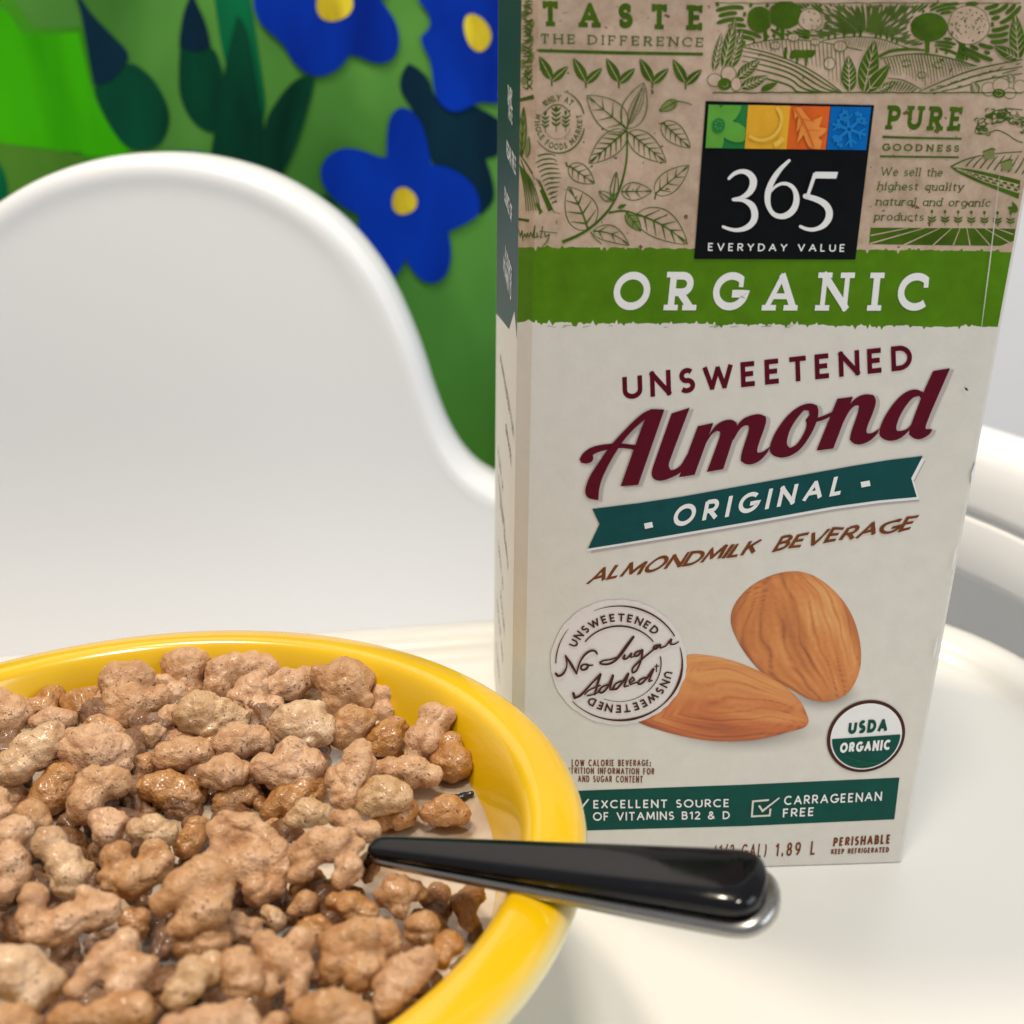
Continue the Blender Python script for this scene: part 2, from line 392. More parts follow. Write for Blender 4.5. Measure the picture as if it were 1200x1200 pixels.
class Decal:
    """printed matter lying on the carton, drawn in photo coordinates and laid onto the real panel"""
    def __init__(s, name, base, on=F):
        s.name, s.base, s.on = name, base * 1e-6, on; s.V = []; s.Fa = []; s.mi = []; s.mats = []; s.n = 0; s.org = (0, 0); s.sc = 1.0
    def at(s, ox, oy, sc): s.org = (ox, oy); s.sc = sc; return s
    def m(s, name):
        mm = M[name]
        if mm not in s.mats: s.mats.append(mm)
        return s.mats.index(mm)
    def lift(s): s.n += 1; return s.base + (s.n % 48) * 2e-6
    def P(s, p, l): return s.on(s.org[0] + p[0] / s.sc, s.org[1] + p[1] / s.sc, l)
    def face(s, idx, mi): s.Fa.append(idx); s.mi.append(mi)
    def poly(s, pts, m, holes=(), sm=0, keep=50, dz=0):
        l = s.lift() + dz * 1e-6; mi = s.m(m)
        loops = [smooth(list(q), sm, keep) if sm else list(q) for q in (pts, *holes)]
        tri = tessellate_polygon([[Vector((x, y, 0)) for x, y in lp] for lp in loops])
        b = len(s.V)
        for lp in loops: s.V += [s.P(p, l) for p in lp]
        for t in tri: s.face([b + i for i in t], mi)
    def stroke(s, pts, wd, m, sm=0, ext=0, dz=0, step=None, round_=False):
        """a pen stroke; wd may be a number or (start, ..., end) widths"""
        pts = [tuple(p) for p in pts]
        if sm: pts = smooth(pts, sm, 80, closed=False)
        # drop duplicates
        q = [pts[0]]
        for p in pts[1:]:
            if math.hypot(p[0] - q[-1][0], p[1] - q[-1][1]) > 1e-4: q.append(p)
        pts = q
        if len(pts) < 2: return
        if not isinstance(wd, (tuple, list)): wd = (wd, wd)
        L = [0]
        for a, b in zip(pts, pts[1:]): L.append(L[-1] + math.hypot(b[0] - a[0], b[1] - a[1]))
        def W(t):
            x = t * (len(wd) - 1); i = min(int(x), len(wd) - 2); return wd[i] + (wd[i + 1] - wd[i]) * (x - i)
        ws = [W(v / L[-1]) for v in L]
        # split at sharp corners
        st = 0; segs = []
        for i in range(1, len(pts) - 1):
            a, b, c = pts[i - 1], pts[i], pts[i + 1]
            a1 = math.atan2(b[1] - a[1], b[0] - a[0]); a2 = math.atan2(c[1] - b[1], c[0] - b[0])
            da = abs((a2 - a1 + math.pi) % math.tau - math.pi)
            if da > 1.75: segs.append((st, i)); st = i
        segs.append((st, len(pts) - 1))
        for (a, b) in segs: s._strip(pts[a:b + 1], ws[a:b + 1], m, ext, dz)
        if round_:
            for p, w0 in ((pts[0], ws[0]), (pts[-1], ws[-1])):
                s.poly([(p[0] + w0 / 2 * math.cos(k * math.tau / 10), p[1] + w0 / 2 * math.sin(k * math.tau / 10)) for k in range(10)], m, dz=dz)
    def _strip(s, pts, ws, m, ext, dz):
        l = s.lift() + dz * 1e-6; mi = s.m(m); n = len(pts)
        b = len(s.V)
        for i in range(n):
            p = pts[i]
            d1 = None if i == 0 else (p[0] - pts[i - 1][0], p[1] - pts[i - 1][1])
            d2 = None if i == n - 1 else (pts[i + 1][0] - p[0], pts[i + 1][1] - p[1])
            def nm(d): h = math.hypot(*d); return (d[0] / h, d[1] / h)
            if d1 is None: t = nm(d2); k = 1; p = (p[0] - t[0] * ext, p[1] - t[1] * ext)
            elif d2 is None: t = nm(d1); k = 1; p = (p[0] + t[0] * ext, p[1] + t[1] * ext)
            else:
                u, v = nm(d1), nm(d2); t = (u[0] + v[0], u[1] + v[1]); h = math.hypot(*t)
                t = (t[0] / h, t[1] / h) if h > 1e-6 else u
                k = min(1.9, 1 / max(.3, t[0] * u[0] + t[1] * u[1]))
            o = (-t[1] * ws[i] / 2 * k, t[0] * ws[i] / 2 * k)
            s.V.append(s.P((p[0] + o[0], p[1] + o[1]), l)); s.V.append(s.P((p[0] - o[0], p[1] - o[1]), l))
        for i in range(n - 1): s.face([b + 2 * i, b + 2 * i + 1, b + 2 * i + 3, b + 2 * i + 2], mi)
    def ell(s, cx, cy, rx, ry, m, rot=0, n=40, dz=0, rag=0):
        s.poly([(cx + rx * r * math.cos(a) * math.cos(rot) - ry * r * math.sin(a) * math.sin(rot), cy + rx * r * math.cos(a) * math.sin(rot) + ry * r * math.sin(a) * math.cos(rot))
                for a, r in ((k * math.tau / n, 1 + rag * random.uniform(-1, 1)) for k in range(n))], m, dz=dz)
    def build(s, parent=carton):
        me = mesh(s.name, s.V, s.Fa)
        o = link(s.name, me, s.mats, parent, smooth=False)
        me.polygons.foreach_set('material_index', s.mi)
        bm = bmesh.new(); bm.from_mesh(me)
        for f in bm.faces:
            f.normal_update(); c = f.calc_center_median()
            if f.normal.dot(CP - c) < 0: f.normal_flip()
        bm.to_mesh(me); bm.free(); return o

# ---- stroke alphabet (cap height 1) -------------------------------------------------
def arc(cx, cy, rx, ry, a0, a1, n=12):
    return [(cx + rx * math.cos(math.radians(a0 + (a1 - a0) * i / n)), cy + ry * math.sin(math.radians(a0 + (a1 - a0) * i / n))) for i in range(n + 1)]
def bowl_(x0, xm, yt, yb):
    r = (yt - yb) / 2
    return [(x0, yt), (max(x0 + .01, xm - r * .9), yt)] + arc(xm - r * .9, (yt + yb) / 2, r * .9, r, 88, -88, 10) + [(max(x0 + .01, xm - r * .9), yb), (x0, yb)]
CAP = {   # width, strokes, serif places
 'A': (.80, [[(0, 0), (.40, 1)], [(.40, 1), (.80, 0)], [(.15, .34), (.65, .34)]], [(0, 0), (.80, 0)]),
 'B': (.56, [[(0, 0), (0, 1)], bowl_(0, .50, 1, .53), bowl_(0, .56, .53, 0)], [(0, 0), (0, 1)]),
 'C': (.78, [arc(.46, .5, .46, .5, 48, 312, 22)], []),
 'D': (.70, [[(0, 0), (0, 1)], [(0, 1), (.25, 1)] + arc(.25, .5, .45, .5, 85, -85, 16) + [(.25, 0), (0, 0)]], [(0, 0), (0, 1)]),
 'E': (.50, [[(0, 0), (0, 1)], [(0, 1), (.50, 1)], [(0, .51), (.44, .51)], [(0, 0), (.50, 0)]], [(0, 0), (0, 1)]),
 'F': (.48, [[(0, 0), (0, 1)], [(0, 1), (.48, 1)], [(0, .50), (.42, .50)]], [(0, 0), (0, 1)]),
 'G': (.84, [arc(.46, .5, .46, .5, 45, 350, 24) + [(.82, .42), (.50, .42)]], []),
 'H': (.68, [[(0, 0), (0, 1)], [(.68, 0), (.68, 1)], [(0, .51), (.68, .51)]], [(0, 0), (0, 1), (.68, 0), (.68, 1)]),
 'I': (.0, [[(0, 0), (0, 1)]], [(0, 0), (0, 1)]),
 'K': (.60, [[(0, 0), (0, 1)], [(.56, 1), (0, .42)], [(.18, .60), (.60, 0)]], [(0, 0), (0, 1), (.60, 0), (.56, 1)]),
 'L': (.46, [[(0, 1), (0, 0)], [(0, 0), (.46, 0)]], [(0, 1), (0, 0)]),
 'M': (.90, [[(0, 0), (.08, 1)], [(.08, 1), (.45, .12)], [(.45, .12), (.82, 1)], [(.82, 1), (.90, 0)]], [(0, 0), (.90, 0)]),
 'N': (.70, [[(0, 0), (0, 1)], [(0, 1), (.70, 0)], [(.70, 0), (.70, 1)]], [(0, 0), (.70, 1), (0, 1)]),
 'O': (.94, [arc(.47, .5, .47, .5, 90, 450, 30)], []),
 'P': (.54, [[(0, 0), (0, 1)], bowl_(0, .54, 1, .44)], [(0, 0), (0, 1)]),
 'Q': (.94, [arc(.47, .5, .47, .5, 90, 450, 30), [(.55, .3), (.9, -.05)]], []),
 'R': (.58, [[(0, 0), (0, 1)], bowl_(0, .54, 1, .46), [(.24, .46), (.58, 0)]], [(0, 0), (0, 1), (.58, 0)]),
 'S': (.52, [arc(.27, .745, .235, .255, 40, 265, 14) + arc(.25, .25, .26, .255, 80, -140, 14)], []),
 'T': (.60, [[(.30, 0), (.30, 1)], [(0, 1), (.60, 1)]], [(.30, 0)]),
 'U': (.66, [[(0, 1), (0, .34)] + arc(.33, .33, .33, .33, 180, 360, 16) + [(.66, 1)]], [(0, 1), (.66, 1)]),
 'V': (.74, [[(0, 1), (.37, 0)], [(.37, 0), (.74, 1)]], [(0, 1), (.74, 1)]),
 'W': (1.10, [[(0, 1), (.28, 0)], [(.28, 0), (.55, .95)], [(.55, .95), (.82, 0)], [(.82, 0), (1.10, 1)]], [(0, 1), (1.10, 1)]),
 'X': (.62, [[(0, 0), (.62, 1)], [(0, 1), (.62, 0)]], []),
 'Y': (.70, [[(0, 1), (.35, .45)], [(.70, 1), (.35, .45)], [(.35, .48), (.35, 0)]], [(0, 1), (.70, 1), (.35, 0)]),
 '1': (.26, [[(0, .80), (.24, 1)], [(.24, 1), (.24, 0)]], []),
 '2': (.50, [arc(.25, .74, .25, .26, 165, -30, 14) + [(.0, .0)], [(0, 0), (.5, 0)]], []),
 '8': (.52, [arc(.26, .755, .22, .245, 270, 630, 18), arc(.26, .26, .26, .26, 90, 450, 18)], []),
 '9': (.54, [arc(.27, .70, .27, .30, 0, 360, 20), [(.54, .70), (.50, .42), (.36, .15), (.16, 0)]], []),
 '0': (.56, [arc(.28, .5, .28, .5, 90, 450, 24)], []),
 '.': (.04, [[(.02, .0), (.02, .13)]], []), ',': (.06, [[(.05, .10), (.0, -.14)]], []),
 ';': (.06, [[(.05, .10), (.0, -.14)], [(.05, .42), (.05, .55)]], []),
 '/': (.40, [[(0, -.1), (.40, 1.08)]], []), '-': (.32, [[(0, .42), (.32, .42)]], []),
 '(': (.20, [arc(.32, .47, .32, .66, 125, 235, 10)], []), ')': (.20, [arc(-.12, .47, .32, .66, 55, -55, 10)], []),
 '&': (.74, [[(.72, .0), (.20, .66)] + arc(.33, .80, .17, .20, 215, -20, 10) + [(.42, .62), (.12, .40)] + arc(.28, .24, .27, .25, 140, 330, 10) + [(.66, .42)]], []),
 ' ': (.34, [], []),
}
xh = .66
def lo_o(x0=0, w=.5): return arc(x0 + w / 2, xh / 2, w / 2, xh / 2, 90, 450, 20)
LOW = {
 'a': (.46, [[(.46, xh), (.46, 0)], arc(.23, xh / 2, .23, xh / 2, 30, 330, 18)], [(.46, 0)]),
 'b': (.48, [[(0, 1), (0, 0)], arc(.24, xh / 2, .24, xh / 2, 150, -150, 18)], [(0, 1)]),
 'c': (.44, [arc(.25, xh / 2, .25, xh / 2, 45, 315, 18)], []),
 'd': (.48, [[(.48, 1), (.48, 0)], arc(.24, xh / 2, .24, xh / 2, 30, 330, 18)], [(.48, 1), (.48, 0)]),
 'e': (.48, [[(.02, .35), (.47, .35)], arc(.25, xh / 2, .24, xh / 2, 4, 315, 20)], []),
 'f': (.32, [[(.32, .97), (.22, 1), (.13, .92), (.12, .8), (.12, 0)], [(0, xh), (.3, xh)]], [(.12, 0)]),
 'g': (.48, [[(.48, xh), (.48, -.1), (.40, -.26), (.24, -.30), (.06, -.24)], arc(.24, xh / 2, .24, xh / 2, 30, 330, 18)], []),
 'h': (.46, [[(0, 1), (0, 0)], [(0, .42), (.10, .60), (.26, xh), (.40, .60), (.46, .46), (.46, 0)]], [(0, 1), (0, 0), (.46, 0)]),
 'i': (.0, [[(0, xh), (0, 0)], [(0, .84), (0, .98)]], [(0, 0), (-.04, xh)]),
 'l': (.0, [[(0, 1), (0, 0)]], [(0, 0), (-.04, 1)]),
 'm': (.76, [[(0, xh), (0, 0)], [(0, .42), (.09, .60), (.21, xh), (.33, .60), (.38, .46), (.38, 0)], [(.38, .42), (.47, .60), (.59, xh), (.71, .60), (.76, .46), (.76, 0)]], [(0, 0), (.38, 0), (.76, 0)]),
 'n': (.46, [[(0, xh), (0, 0)], [(0, .42), (.10, .60), (.26, xh), (.40, .60), (.46, .46), (.46, 0)]], [(0, xh), (0, 0), (.46, 0)]),
 'o': (.50, [lo_o()], []),
 'p': (.48, [[(0, xh), (0, -.30)], arc(.24, xh / 2, .24, xh / 2, 150, -150, 18)], [(0, -.30), (0, xh)]),
 'q': (.48, [[(.48, xh), (.48, -.30)], arc(.24, xh / 2, .24, xh / 2, 30, 330, 18)], [(.48, -.30)]),
 'r': (.34, [[(0, xh), (0, 0)], [(0, .42), (.10, .60), (.22, xh), (.34, .62)]], [(0, xh), (0, 0)]),
 's': (.38, [arc(.20, .49, .175, .17, 40, 265, 12) + arc(.18, .17, .19, .17, 80, -140, 12)], []),
 't': (.32, [[(.13, .92), (.13, .12), (.20, 0), (.32, .03)], [(0, xh), (.30, xh)]], []),
 'u': (.46, [[(0, xh), (0, .2), (.06, .06), (.20, 0), (.36, .06), (.46, .22)], [(.46, xh), (.46, 0)]], [(0, xh), (.46, 0)]),
 'w': (.70, [[(0, xh), (.18, 0)], [(.18, 0), (.35, .6)], [(.35, .6), (.52, 0)], [(.52, 0), (.70, xh)]], [(0, xh), (.7, xh)]),
 'y': (.48, [[(0, xh), (.25, 0)], [(.48, xh), (.22, -.10), (.12, -.27), (.0, -.28)]], [(0, xh), (.48, xh)]),
}
def text(dc, st, m, quad=None, fn=None, wt=.14, slab=0, track=.22, ital=0, aspect=1.0, thin=None, dz=0, narrow=1.0):
    """letters between the four corners of quad (bl, br, tr, tl) or along fn(u, v)"""
    x = 0; items = []
    for ch in st:
        gl = CAP.get(ch) or LOW.get(ch)
        if gl is None: continue
        pad = wt / 2 + (slab * .30 if slab and ch in 'IilHNMTPRFEKDUAVYW' else 0)
        items.append((x + pad, ch, gl)); x += gl[0] * narrow + 2 * pad + track
    tot = x - track
    if fn is None:
        bl, br, tr, tl = quad
        def fn(u, v):
            return (bl[0] + (br[0] - bl[0]) * u + ((tl[0] - bl[0]) * (1 - u) + (tr[0] - br[0]) * u) * v,
                    bl[1] + (br[1] - bl[1]) * u + ((tl[1] - bl[1]) * (1 - u) + (tr[1] - br[1]) * u) * v)
    h = wt / 2
    sv = lambda y: h + y * (1 - 2 * h)          # keep strokes inside the cap height
    def mp(p): return fn((p[0] + ital * p[1]) / tot, p[1])
    for x0, ch, (w_, strokes, serifs) in items:
        for sk in strokes:
            pts = [(x0 + px * narrow, sv(py)) for px, py in sk]
            # stroke outline in letter space, then mapped
            lw = wt
            if thin and len(sk) == 2 and (abs(sk[0][1] - sk[1][1]) < .05 or (ch in 'NMAVW' and sk[1][1] > sk[0][1])): lw = wt * thin
            ext = h if len(sk) == 2 and ch not in 'AVWMKYRX/1' else (h * .55 if len(sk) == 2 and ch in 'AVWMN' else (0 if len(sk) > 2 else h * .4))
            if ch in 'EFLTH-' and len(sk) == 2 and abs(sk[0][1] - sk[1][1]) < .01: ext = h * .6 if ch != '-' else 0
            if ch in 'EFL': ext = h if abs(sk[0][0] - sk[1][0]) < .01 else 0
            sub = []
            for a, b in zip(pts, pts[1:]):
                k = max(1, int(math.hypot(b[0] - a[0], b[1] - a[1]) / .25)) if len(pts) == 2 else 1
                sub += [(a[0] + (b[0] - a[0]) * i / k, a[1] + (b[1] - a[1]) * i / k) for i in range(k)]
            sub.append(pts[-1])
            letter_strip(dc, sub, lw, ext, mp, m, dz)
        if slab:
            st_ = wt * .72
            for (sx, sy) in serifs:
                yy = st_ / 2 if abs(sy) < .01 else (1 - st_ / 2 if sy > .95 else sv(sy) + h - st_ / 2)
                if sy < -.1: yy = sv(sy)
                o_ = .06 if (ch in 'A' and slab) else 0
                letter_strip(dc, [(x0 + sx * narrow - slab / 2 + (o_ if sx < .1 else -o_), yy), (x0 + sx * narrow + slab / 2 + (o_ if sx < .1 else -o_), yy)], st_, 0, mp, m, dz)
        if slab and ch in 'ETFLCGS':
            for (sx, sy, d) in {'E': ((.5, 1, -1), (.5, 0, 1)), 'F': ((.48, 1, -1),), 'T': ((0, 1, -1), (.6, 1, -1)), 'L': ((.46, 0, 1),), 'C': ((.76, .86, -1),), 'G': ((.76, .86, -1),), 'S': ((.44, .9, -1), (.05, .1, 1))}[ch]:
                yy = sv(sy) + (h if sy == 1 else -h if sy == 0 else h * .8 * -d)
                letter_strip(dc, [(x0 + sx * narrow, yy), (x0 + sx * narrow, yy + d * (.30 if ch not in 'CGS' else .26))], wt * .72, 0, mp, m, dz)
def letter_strip(dc, pts, lw, ext, mp, m, dz):
    n = len(pts)
    if n < 2: return
    l = dc.lift() + dz * 1e-6; mi = dc.m(m); b = len(dc.V); closed = math.hypot(pts[0][0] - pts[-1][0], pts[0][1] - pts[-1][1]) < 1e-6
    for i in range(n):
        p = pts[i]
        pa = pts[i - 1] if i else (pts[-2] if closed else None); pb = pts[i + 1] if i < n - 1 else (pts[1] if closed else None)
        def nm(a, c): d = (c[0] - a[0], c[1] - a[1]); h = math.hypot(*d) or 1; return (d[0] / h, d[1] / h)
        if pa is None: t = nm(p, pb); k = 1; p = (p[0] - t[0] * ext, p[1] - t[1] * ext)
        elif pb is None: t = nm(pa, p); k = 1; p = (p[0] + t[0] * ext, p[1] + t[1] * ext)
        else:
            u, v = nm(pa, p), nm(p, pb); t = (u[0] + v[0], u[1] + v[1]); h = math.hypot(*t) or 1
            t = (t[0] / h, t[1] / h); k = min(1.8, 1 / max(.35, t[0] * u[0] + t[1] * u[1]))
        o = (-t[1] * lw / 2 * k, t[0] * lw / 2 * k)
        dc.V.append(dc.P(mp((p[0] + o[0], p[1] + o[1])), l)); dc.V.append(dc.P(mp((p[0] - o[0], p[1] - o[1])), l))
    for i in range(n - 1): dc.face([b + 2 * i, b + 2 * i + 1, b + 2 * i + 3, b + 2 * i + 2], mi)
def circ_fn(cx, cy, rx, ry, a0, a1, h, shear=0, inward=False):
    """baseline on an ellipse from angle a0 to a1 (degrees, screen, clockwise positive); letters grow outward"""
    def fn(u, v):
        a = math.radians(a0 + (a1 - a0) * u); k = 1 + (-1 if inward else 1) * v * h / ((rx + ry) / 2)
        x, y = rx * k * math.cos(a), ry * k * math.sin(a)
        return (cx + x - shear * y, cy + y)
    return fn
# ------------------------------------------------------------------ print on the carton
def xl(y): return 597
def xr(y): return 1064 + .177 * (1012 - y)
def rag(seed, n, amp, spikes):
    r = random.Random(seed); v = []
    cur = 0
    for i in range(n + 1):
        cur = .7 * cur + r.uniform(-amp, amp) * .6
        s = cur + (r.choice((-1, 1)) * r.uniform(1.5, spikes) if r.random() < .16 else 0)
        v.append(s)
    return v
def sheet(name, m, y_top, y_bot, base, seed_t=None, seed_b=None, n=260, rows=10):
    """a printed band that wraps the front panel and its rounded corners"""
    rt = rag(seed_t, n, .9, 2.2) if seed_t else [0] * (n + 1); rb = rag(seed_b, n, 1.2, 4.5) if seed_b else [0] * (n + 1)
    V = []; Fc = []
    xs = [-B1, -B1 * .75, -B1 * .5, -B1 * .25, 0.0] + [(CW - RB) * i / n for i in range(1, n + 1)] + [CW - RB / 2, CW]
    k = len(xs) - 1
    def spot(x, py):
        # point of the panel at local x seen at photo height py
        d = 0 if 0 <= x <= CW - RB else (B2 * -x / B1 if x < 0 else x - CW + RB)
        z = .15
        for _ in range(6):
            z += (proj(cpt(x, d, z))[1] - py) * .0001764
        nn_ = NF if 0 < x < CW - RB else (NB if x < 0 else NR if x > CW - RB else (NF + (NB if x <= 0 else NR)).normalized() * 1.1)
        return cpt(x, d, z) + nn_ * (base * 1e-6)
    for j in range(rows + 1):
        t = j / rows
        for i, x in enumerate(xs):
            u = min(1, max(0, x / CW)); q_ = min(n, i)
            y0 = y_top(u) + rt[q_]; y1 = y_bot(u) + rb[q_]
            V.append(spot(x, y0 + (y1 - y0) * t))
    for j in range(rows):
        for i in range(k):
            a = j * (k + 1) + i; Fc.append((a, a + 1, a + k + 2, a + k + 1))
    me = mesh(name, V, Fc)
    bm = bmesh.new(); bm.from_mesh(me)
    for f in bm.faces:
        f.normal_update()
        if f.normal.dot(CP - f.calc_center_median()) < 0: f.normal_flip()
    bm.to_mesh(me); bm.free()
    return link(name, me, m, carton, smooth=False)
sheet('kraft_panel', M['kraft'], lambda u: -22 + 4 * u, lambda u: 289.5 + 5 * u, 12, None, 5)
sheet('green_band', M['green'], lambda u: 287 + 5 * u, lambda u: 378 + 5 * u, 6, None, 9)

def leaf(dc, base, tip, wd, m='line', fill=None, veins=5, lw=None, bend=0, mid=1.0, vein_m=None, vw=None, skew=.42):
    bx_, by_ = base; dx, dy = tip[0] - bx_, tip[1] - by_; L = math.hypot(dx, dy); ux, uy = dx / L, dy / L; nx, ny = -uy, ux
    def q(t, s):
        b = bend * math.sin(math.pi * t) * L
        return (bx_ + dx * t + nx * (s + b), by_ + dy * t + ny * (s + b))
    def hw(t): return wd / 2 * (math.sin(math.pi * min(1, t ** (.5 / skew * .62))) ** .8) if 0 < t < 1 else 0
    k = 16
    A = [q(i / k, hw(i / k)) for i in range(k + 1)]; B = [q(i / k, -hw(i / k)) for i in range(k + 1)]
    lw = lw or 5
    if fill: dc.poly(A + B[-2:0:-1], fill)
    if fill != m:
        dc.stroke(A, (lw * .6, lw, lw * .6), m); dc.stroke(B, (lw * .6, lw * 1.1, lw * .6), m)
    vm = vein_m or m; vw = vw or lw
    if mid: dc.stroke([q(i / 8, 0) for i in range(9)], (vw * 1.7 * mid, vw * 1.1, vw * .4), vm)
    for i in range(veins):
        t = .14 + .66 * i / max(1, veins - 1) if veins > 1 else .4
        for sg in (1, -1):
            t2 = min(.97, t + .17); e = hw(t2) * .88 * sg
            dc.stroke([q(t, 0), q(t + .07, e * .42), q(t2, e)], (vw * 1.5, vw * .9, vw * .35), vm)

# --- upper left block: TASTE THE DIFFERENCE, sprouts, seal, herb drawing
d = Decal('botanical_print', 40).at(580, 0, 3.75)
text(d, 'TASTE', 'line', ((196, 114), (925, 134), (928, 24), (194, 3)), wt=.26, slab=.48, track=.80, thin=.8)
text(d, 'THE DIFFERENCE', 'line', ((198, 190), (918, 207), (921, 166), (197, 148)), wt=.12, slab=.30, track=.28)
d.stroke([(192, 222), (540, 232), (914, 238)], (14, 15, 13), 'line')
for (sx, sy) in ((250, 378), (400, 386), (545, 387), (692, 388), (838, 392)):
    d.stroke([(sx, sy), (sx - 1, sy - 40)], (7, 9), 'line')
    leaf(d, (sx - 2, sy - 30), (sx - 56, sy - 132), 46, fill='line', veins=0, mid=.5, vein_m='kraft', vw=3)
    leaf(d, (sx + 1, sy - 22), (sx + 72, sy - 88), 38, fill='line', veins=0, mid=.5, vein_m='kraft', vw=3)
# seal
C = (280, 536)
d.stroke([(C[0] + 115 * math.cos(a), C[1] + 137 * math.sin(a)) for a in [math.radians(-78 + 3 * i) for i in range(22)]], (3, 6, 5), 'line')
d.stroke([(C[0] + 115 * math.cos(a), C[1] + 137 * math.sin(a)) for a in [math.radians(12 + 3 * i) for i in range(45)]], (5, 7, 3), 'line')
d.stroke([(C[0] - 5 + 62 * math.cos(a), C[1] + 76 * math.sin(a)) for a in [math.radians(-160 + 4 * i) for i in range(36)]], (3, 5, 3), 'line')
d.stroke([(C[0] - 5 + 62 * math.cos(a), C[1] + 76 * math.sin(a)) for a in [math.radians(20 + 6 * i) for i in range(27)]], (2, 2.5, 2), 'softline')
text(d, 'ONLY AT', 'line', fn=circ_fn(C[0], C[1], 80, 92, 226, 312, 26), wt=.18, slab=.30, track=.20)
text(d, 'WHOLE FOODS MARKET', 'line', fn=circ_fn(C[0], C[1], 104, 122, 200, -18, 25, inward=True), wt=.17, slab=.30, track=.20)
def wheat(dc, x, y, h, m='line', tiers=3, w=1.0):
    dc.stroke([(x, y), (x, y - h * .9)], (h * .02 + .8, h * .02 + .6), m)
    dc.ell(x, y - h * .93, h * .055 * w + 1, h * .11, m, n=10)
    for i in range(tiers):
        yy = y - h * (.30 + .19 * i)
        for sg in (1, -1): leaf(dc, (x, yy + h * .06), (x + sg * h * .20 * w, yy - h * .12), h * .085 * w, m, fill=m, veins=0, mid=0)
wheat(d, 269, 580, 110, tiers=4); wheat(d, 222, 582, 92); wheat(d, 311, 580, 92)
# herb
d.stroke([(296, 1064), (400, 1020), (500, 930), (552, 830), (582, 700), (580, 570)], (14, 12, 9, 8, 7), 'line', sm=2)
LW = 4.2
leaf(d, (578, 566), (404, 420), 128, lw=LW, veins=4); leaf(d, (580, 565), (655, 364), 108, lw=LW, veins=0, mid=.5)
for o in (-28, -12, 14, 30): d.stroke([(588 + o * .3, 545), (618 + o, 470), (652 + o * .2, 385)], (2, 3.4, 1.5), 'line', sm=1)
leaf(d, (576, 574), (412, 719), 100, lw=LW, veins=6, vw=6); leaf(d, (588, 580), (752, 714), 100, lw=LW, veins=6)
leaf(d, (800, 444), (722, 488), 44, lw=LW, veins=2, fill='softline'); d.stroke([(800, 444), (845, 452), (866, 462)], (6, 3), 'line', sm=1)
leaf(d, (735, 538), (858, 650), 84, lw=LW, veins=5); d.stroke([(720, 544), (750, 540)], (5, 6), 'line')
leaf(d, (704, 852), (854, 726), 92, lw=LW, veins=4); d.stroke([(702, 876), (708, 850)], (6, 6), 'line')
leaf(d, (326, 728), (438, 806), 80, lw=LW, veins=4); d.stroke([(312, 712), (318, 730), (330, 734)], (8, 5), 'line')
leaf(d, (555, 842), (690, 840), 78, lw=LW, veins=3); leaf(d, (518, 882), (534, 754), 34, lw=LW, veins=2); leaf(d, (516, 882), (456, 840), 38, lw=LW, veins=2)
leaf(d, (410, 1010), (322, 820), 142, lw=LW, veins=4, vw=6, bend=.04)
d.stroke([(500, 935), (570, 922), (640, 950)], (10, 7), 'line', sm=2)
leaf(d, (622, 940), (846, 1072), 130, lw=LW, veins=5, vw=5.5, bend=-.06); leaf(d, (578, 934), (642, 1016), 52, lw=LW, veins=3, fill='softline')
leaf(d, (432, 1014), (590, 1078), 72, lw=LW, veins=3, bend=-.1); d.stroke([(420, 1018), (440, 1050), (470, 1072)], (5, 3), 'line', sm=1)
leaf(d, (540, 914), (578, 898), 18, fill='line', veins=0, mid=0)
# left corner: field, bars, writing, plants on the folded corner
d.stroke([(104, 438), (135, 434), (172, 424)], (16, 16, 18), 'line'); d.stroke([(100, 962), (150, 970), (272, 976)], (10, 14, 15), 'line')
for i in range(11):
    y = 690 + i * 20
    d.stroke([(170 + i * 8, y + 6), (205 + i * 5, y - 12 + i), (250 + i * 2, y - 14 + i), (292 - abs(i - 5) * 5, y - 4 - i)], (4, 8, 2.5), 'line', sm=2)
d.stroke([(120, 690), (165, 760), (215, 860), (245, 925)], (5, 9, 22), 'line', sm=2); d.stroke([(115, 700), (150, 800), (185, 900), (205, 935)], (4, 8, 14), 'line', sm=2)
for i in range(12):
    d.stroke([(190 + i * 5, 790 + i * 11), (200 + i * 5, 800 + i * 11), (206 + i * 5, 815 + i * 11)], (5, 2), 'line')
for i in range(7):
    d.stroke([(103 + i * 3, 716 + i * 4), (122 + i * 6, 780), (134 + i * 9, 860), (140 + i * 10, 928 - i)], (3, 5, 4, 3), 'line', sm=2)
for (a, b, c_) in (((118, 670), (128, 470), 34), ((140, 690), (150, 600), 22), ((118, 690), (110, 610), 20)):
    leaf(d, a, b, c_, lw=4, veins=4, fill='softline')
for i in range(26):
    rr = random.Random(i); y = 8 + i * 15
    d.stroke([(118 + rr.uniform(0, 14), y), (135 + rr.uniform(-4, 8), y + rr.uniform(-10, 12)), (150, y + rr.uniform(-12, 16)), (166, y + rr.uniform(-14, 14))], (3, 9, 4), 'line', sm=1)
for i in range(10):
    rr = random.Random(50 + i); d.ell(140 + rr.uniform(-22, 22), 30 + i * 36, 13, 20, 'softline', n=12)
# handwriting: quality
for sk in ([(104, 1006), (112, 1040), (120, 1012), (124, 1060)], [(126, 1044), (132, 1026), (140, 1044), (144, 1022), (150, 1044)], [(152, 1040), (158, 1020), (166, 1042)], [(166, 1044), (176, 990), (172, 1046), (182, 1040)], [(186, 1022), (184, 1044), (196, 1036)], [(210, 994), (200, 1046), (212, 1040)], [(196, 1016), (276, 1024)], [(218, 1022), (222, 1042), (240, 1028), (232, 1060), (206, 1086)]):
    d.stroke(sk, (4, 5, 3), 'line', sm=2)
d.build()

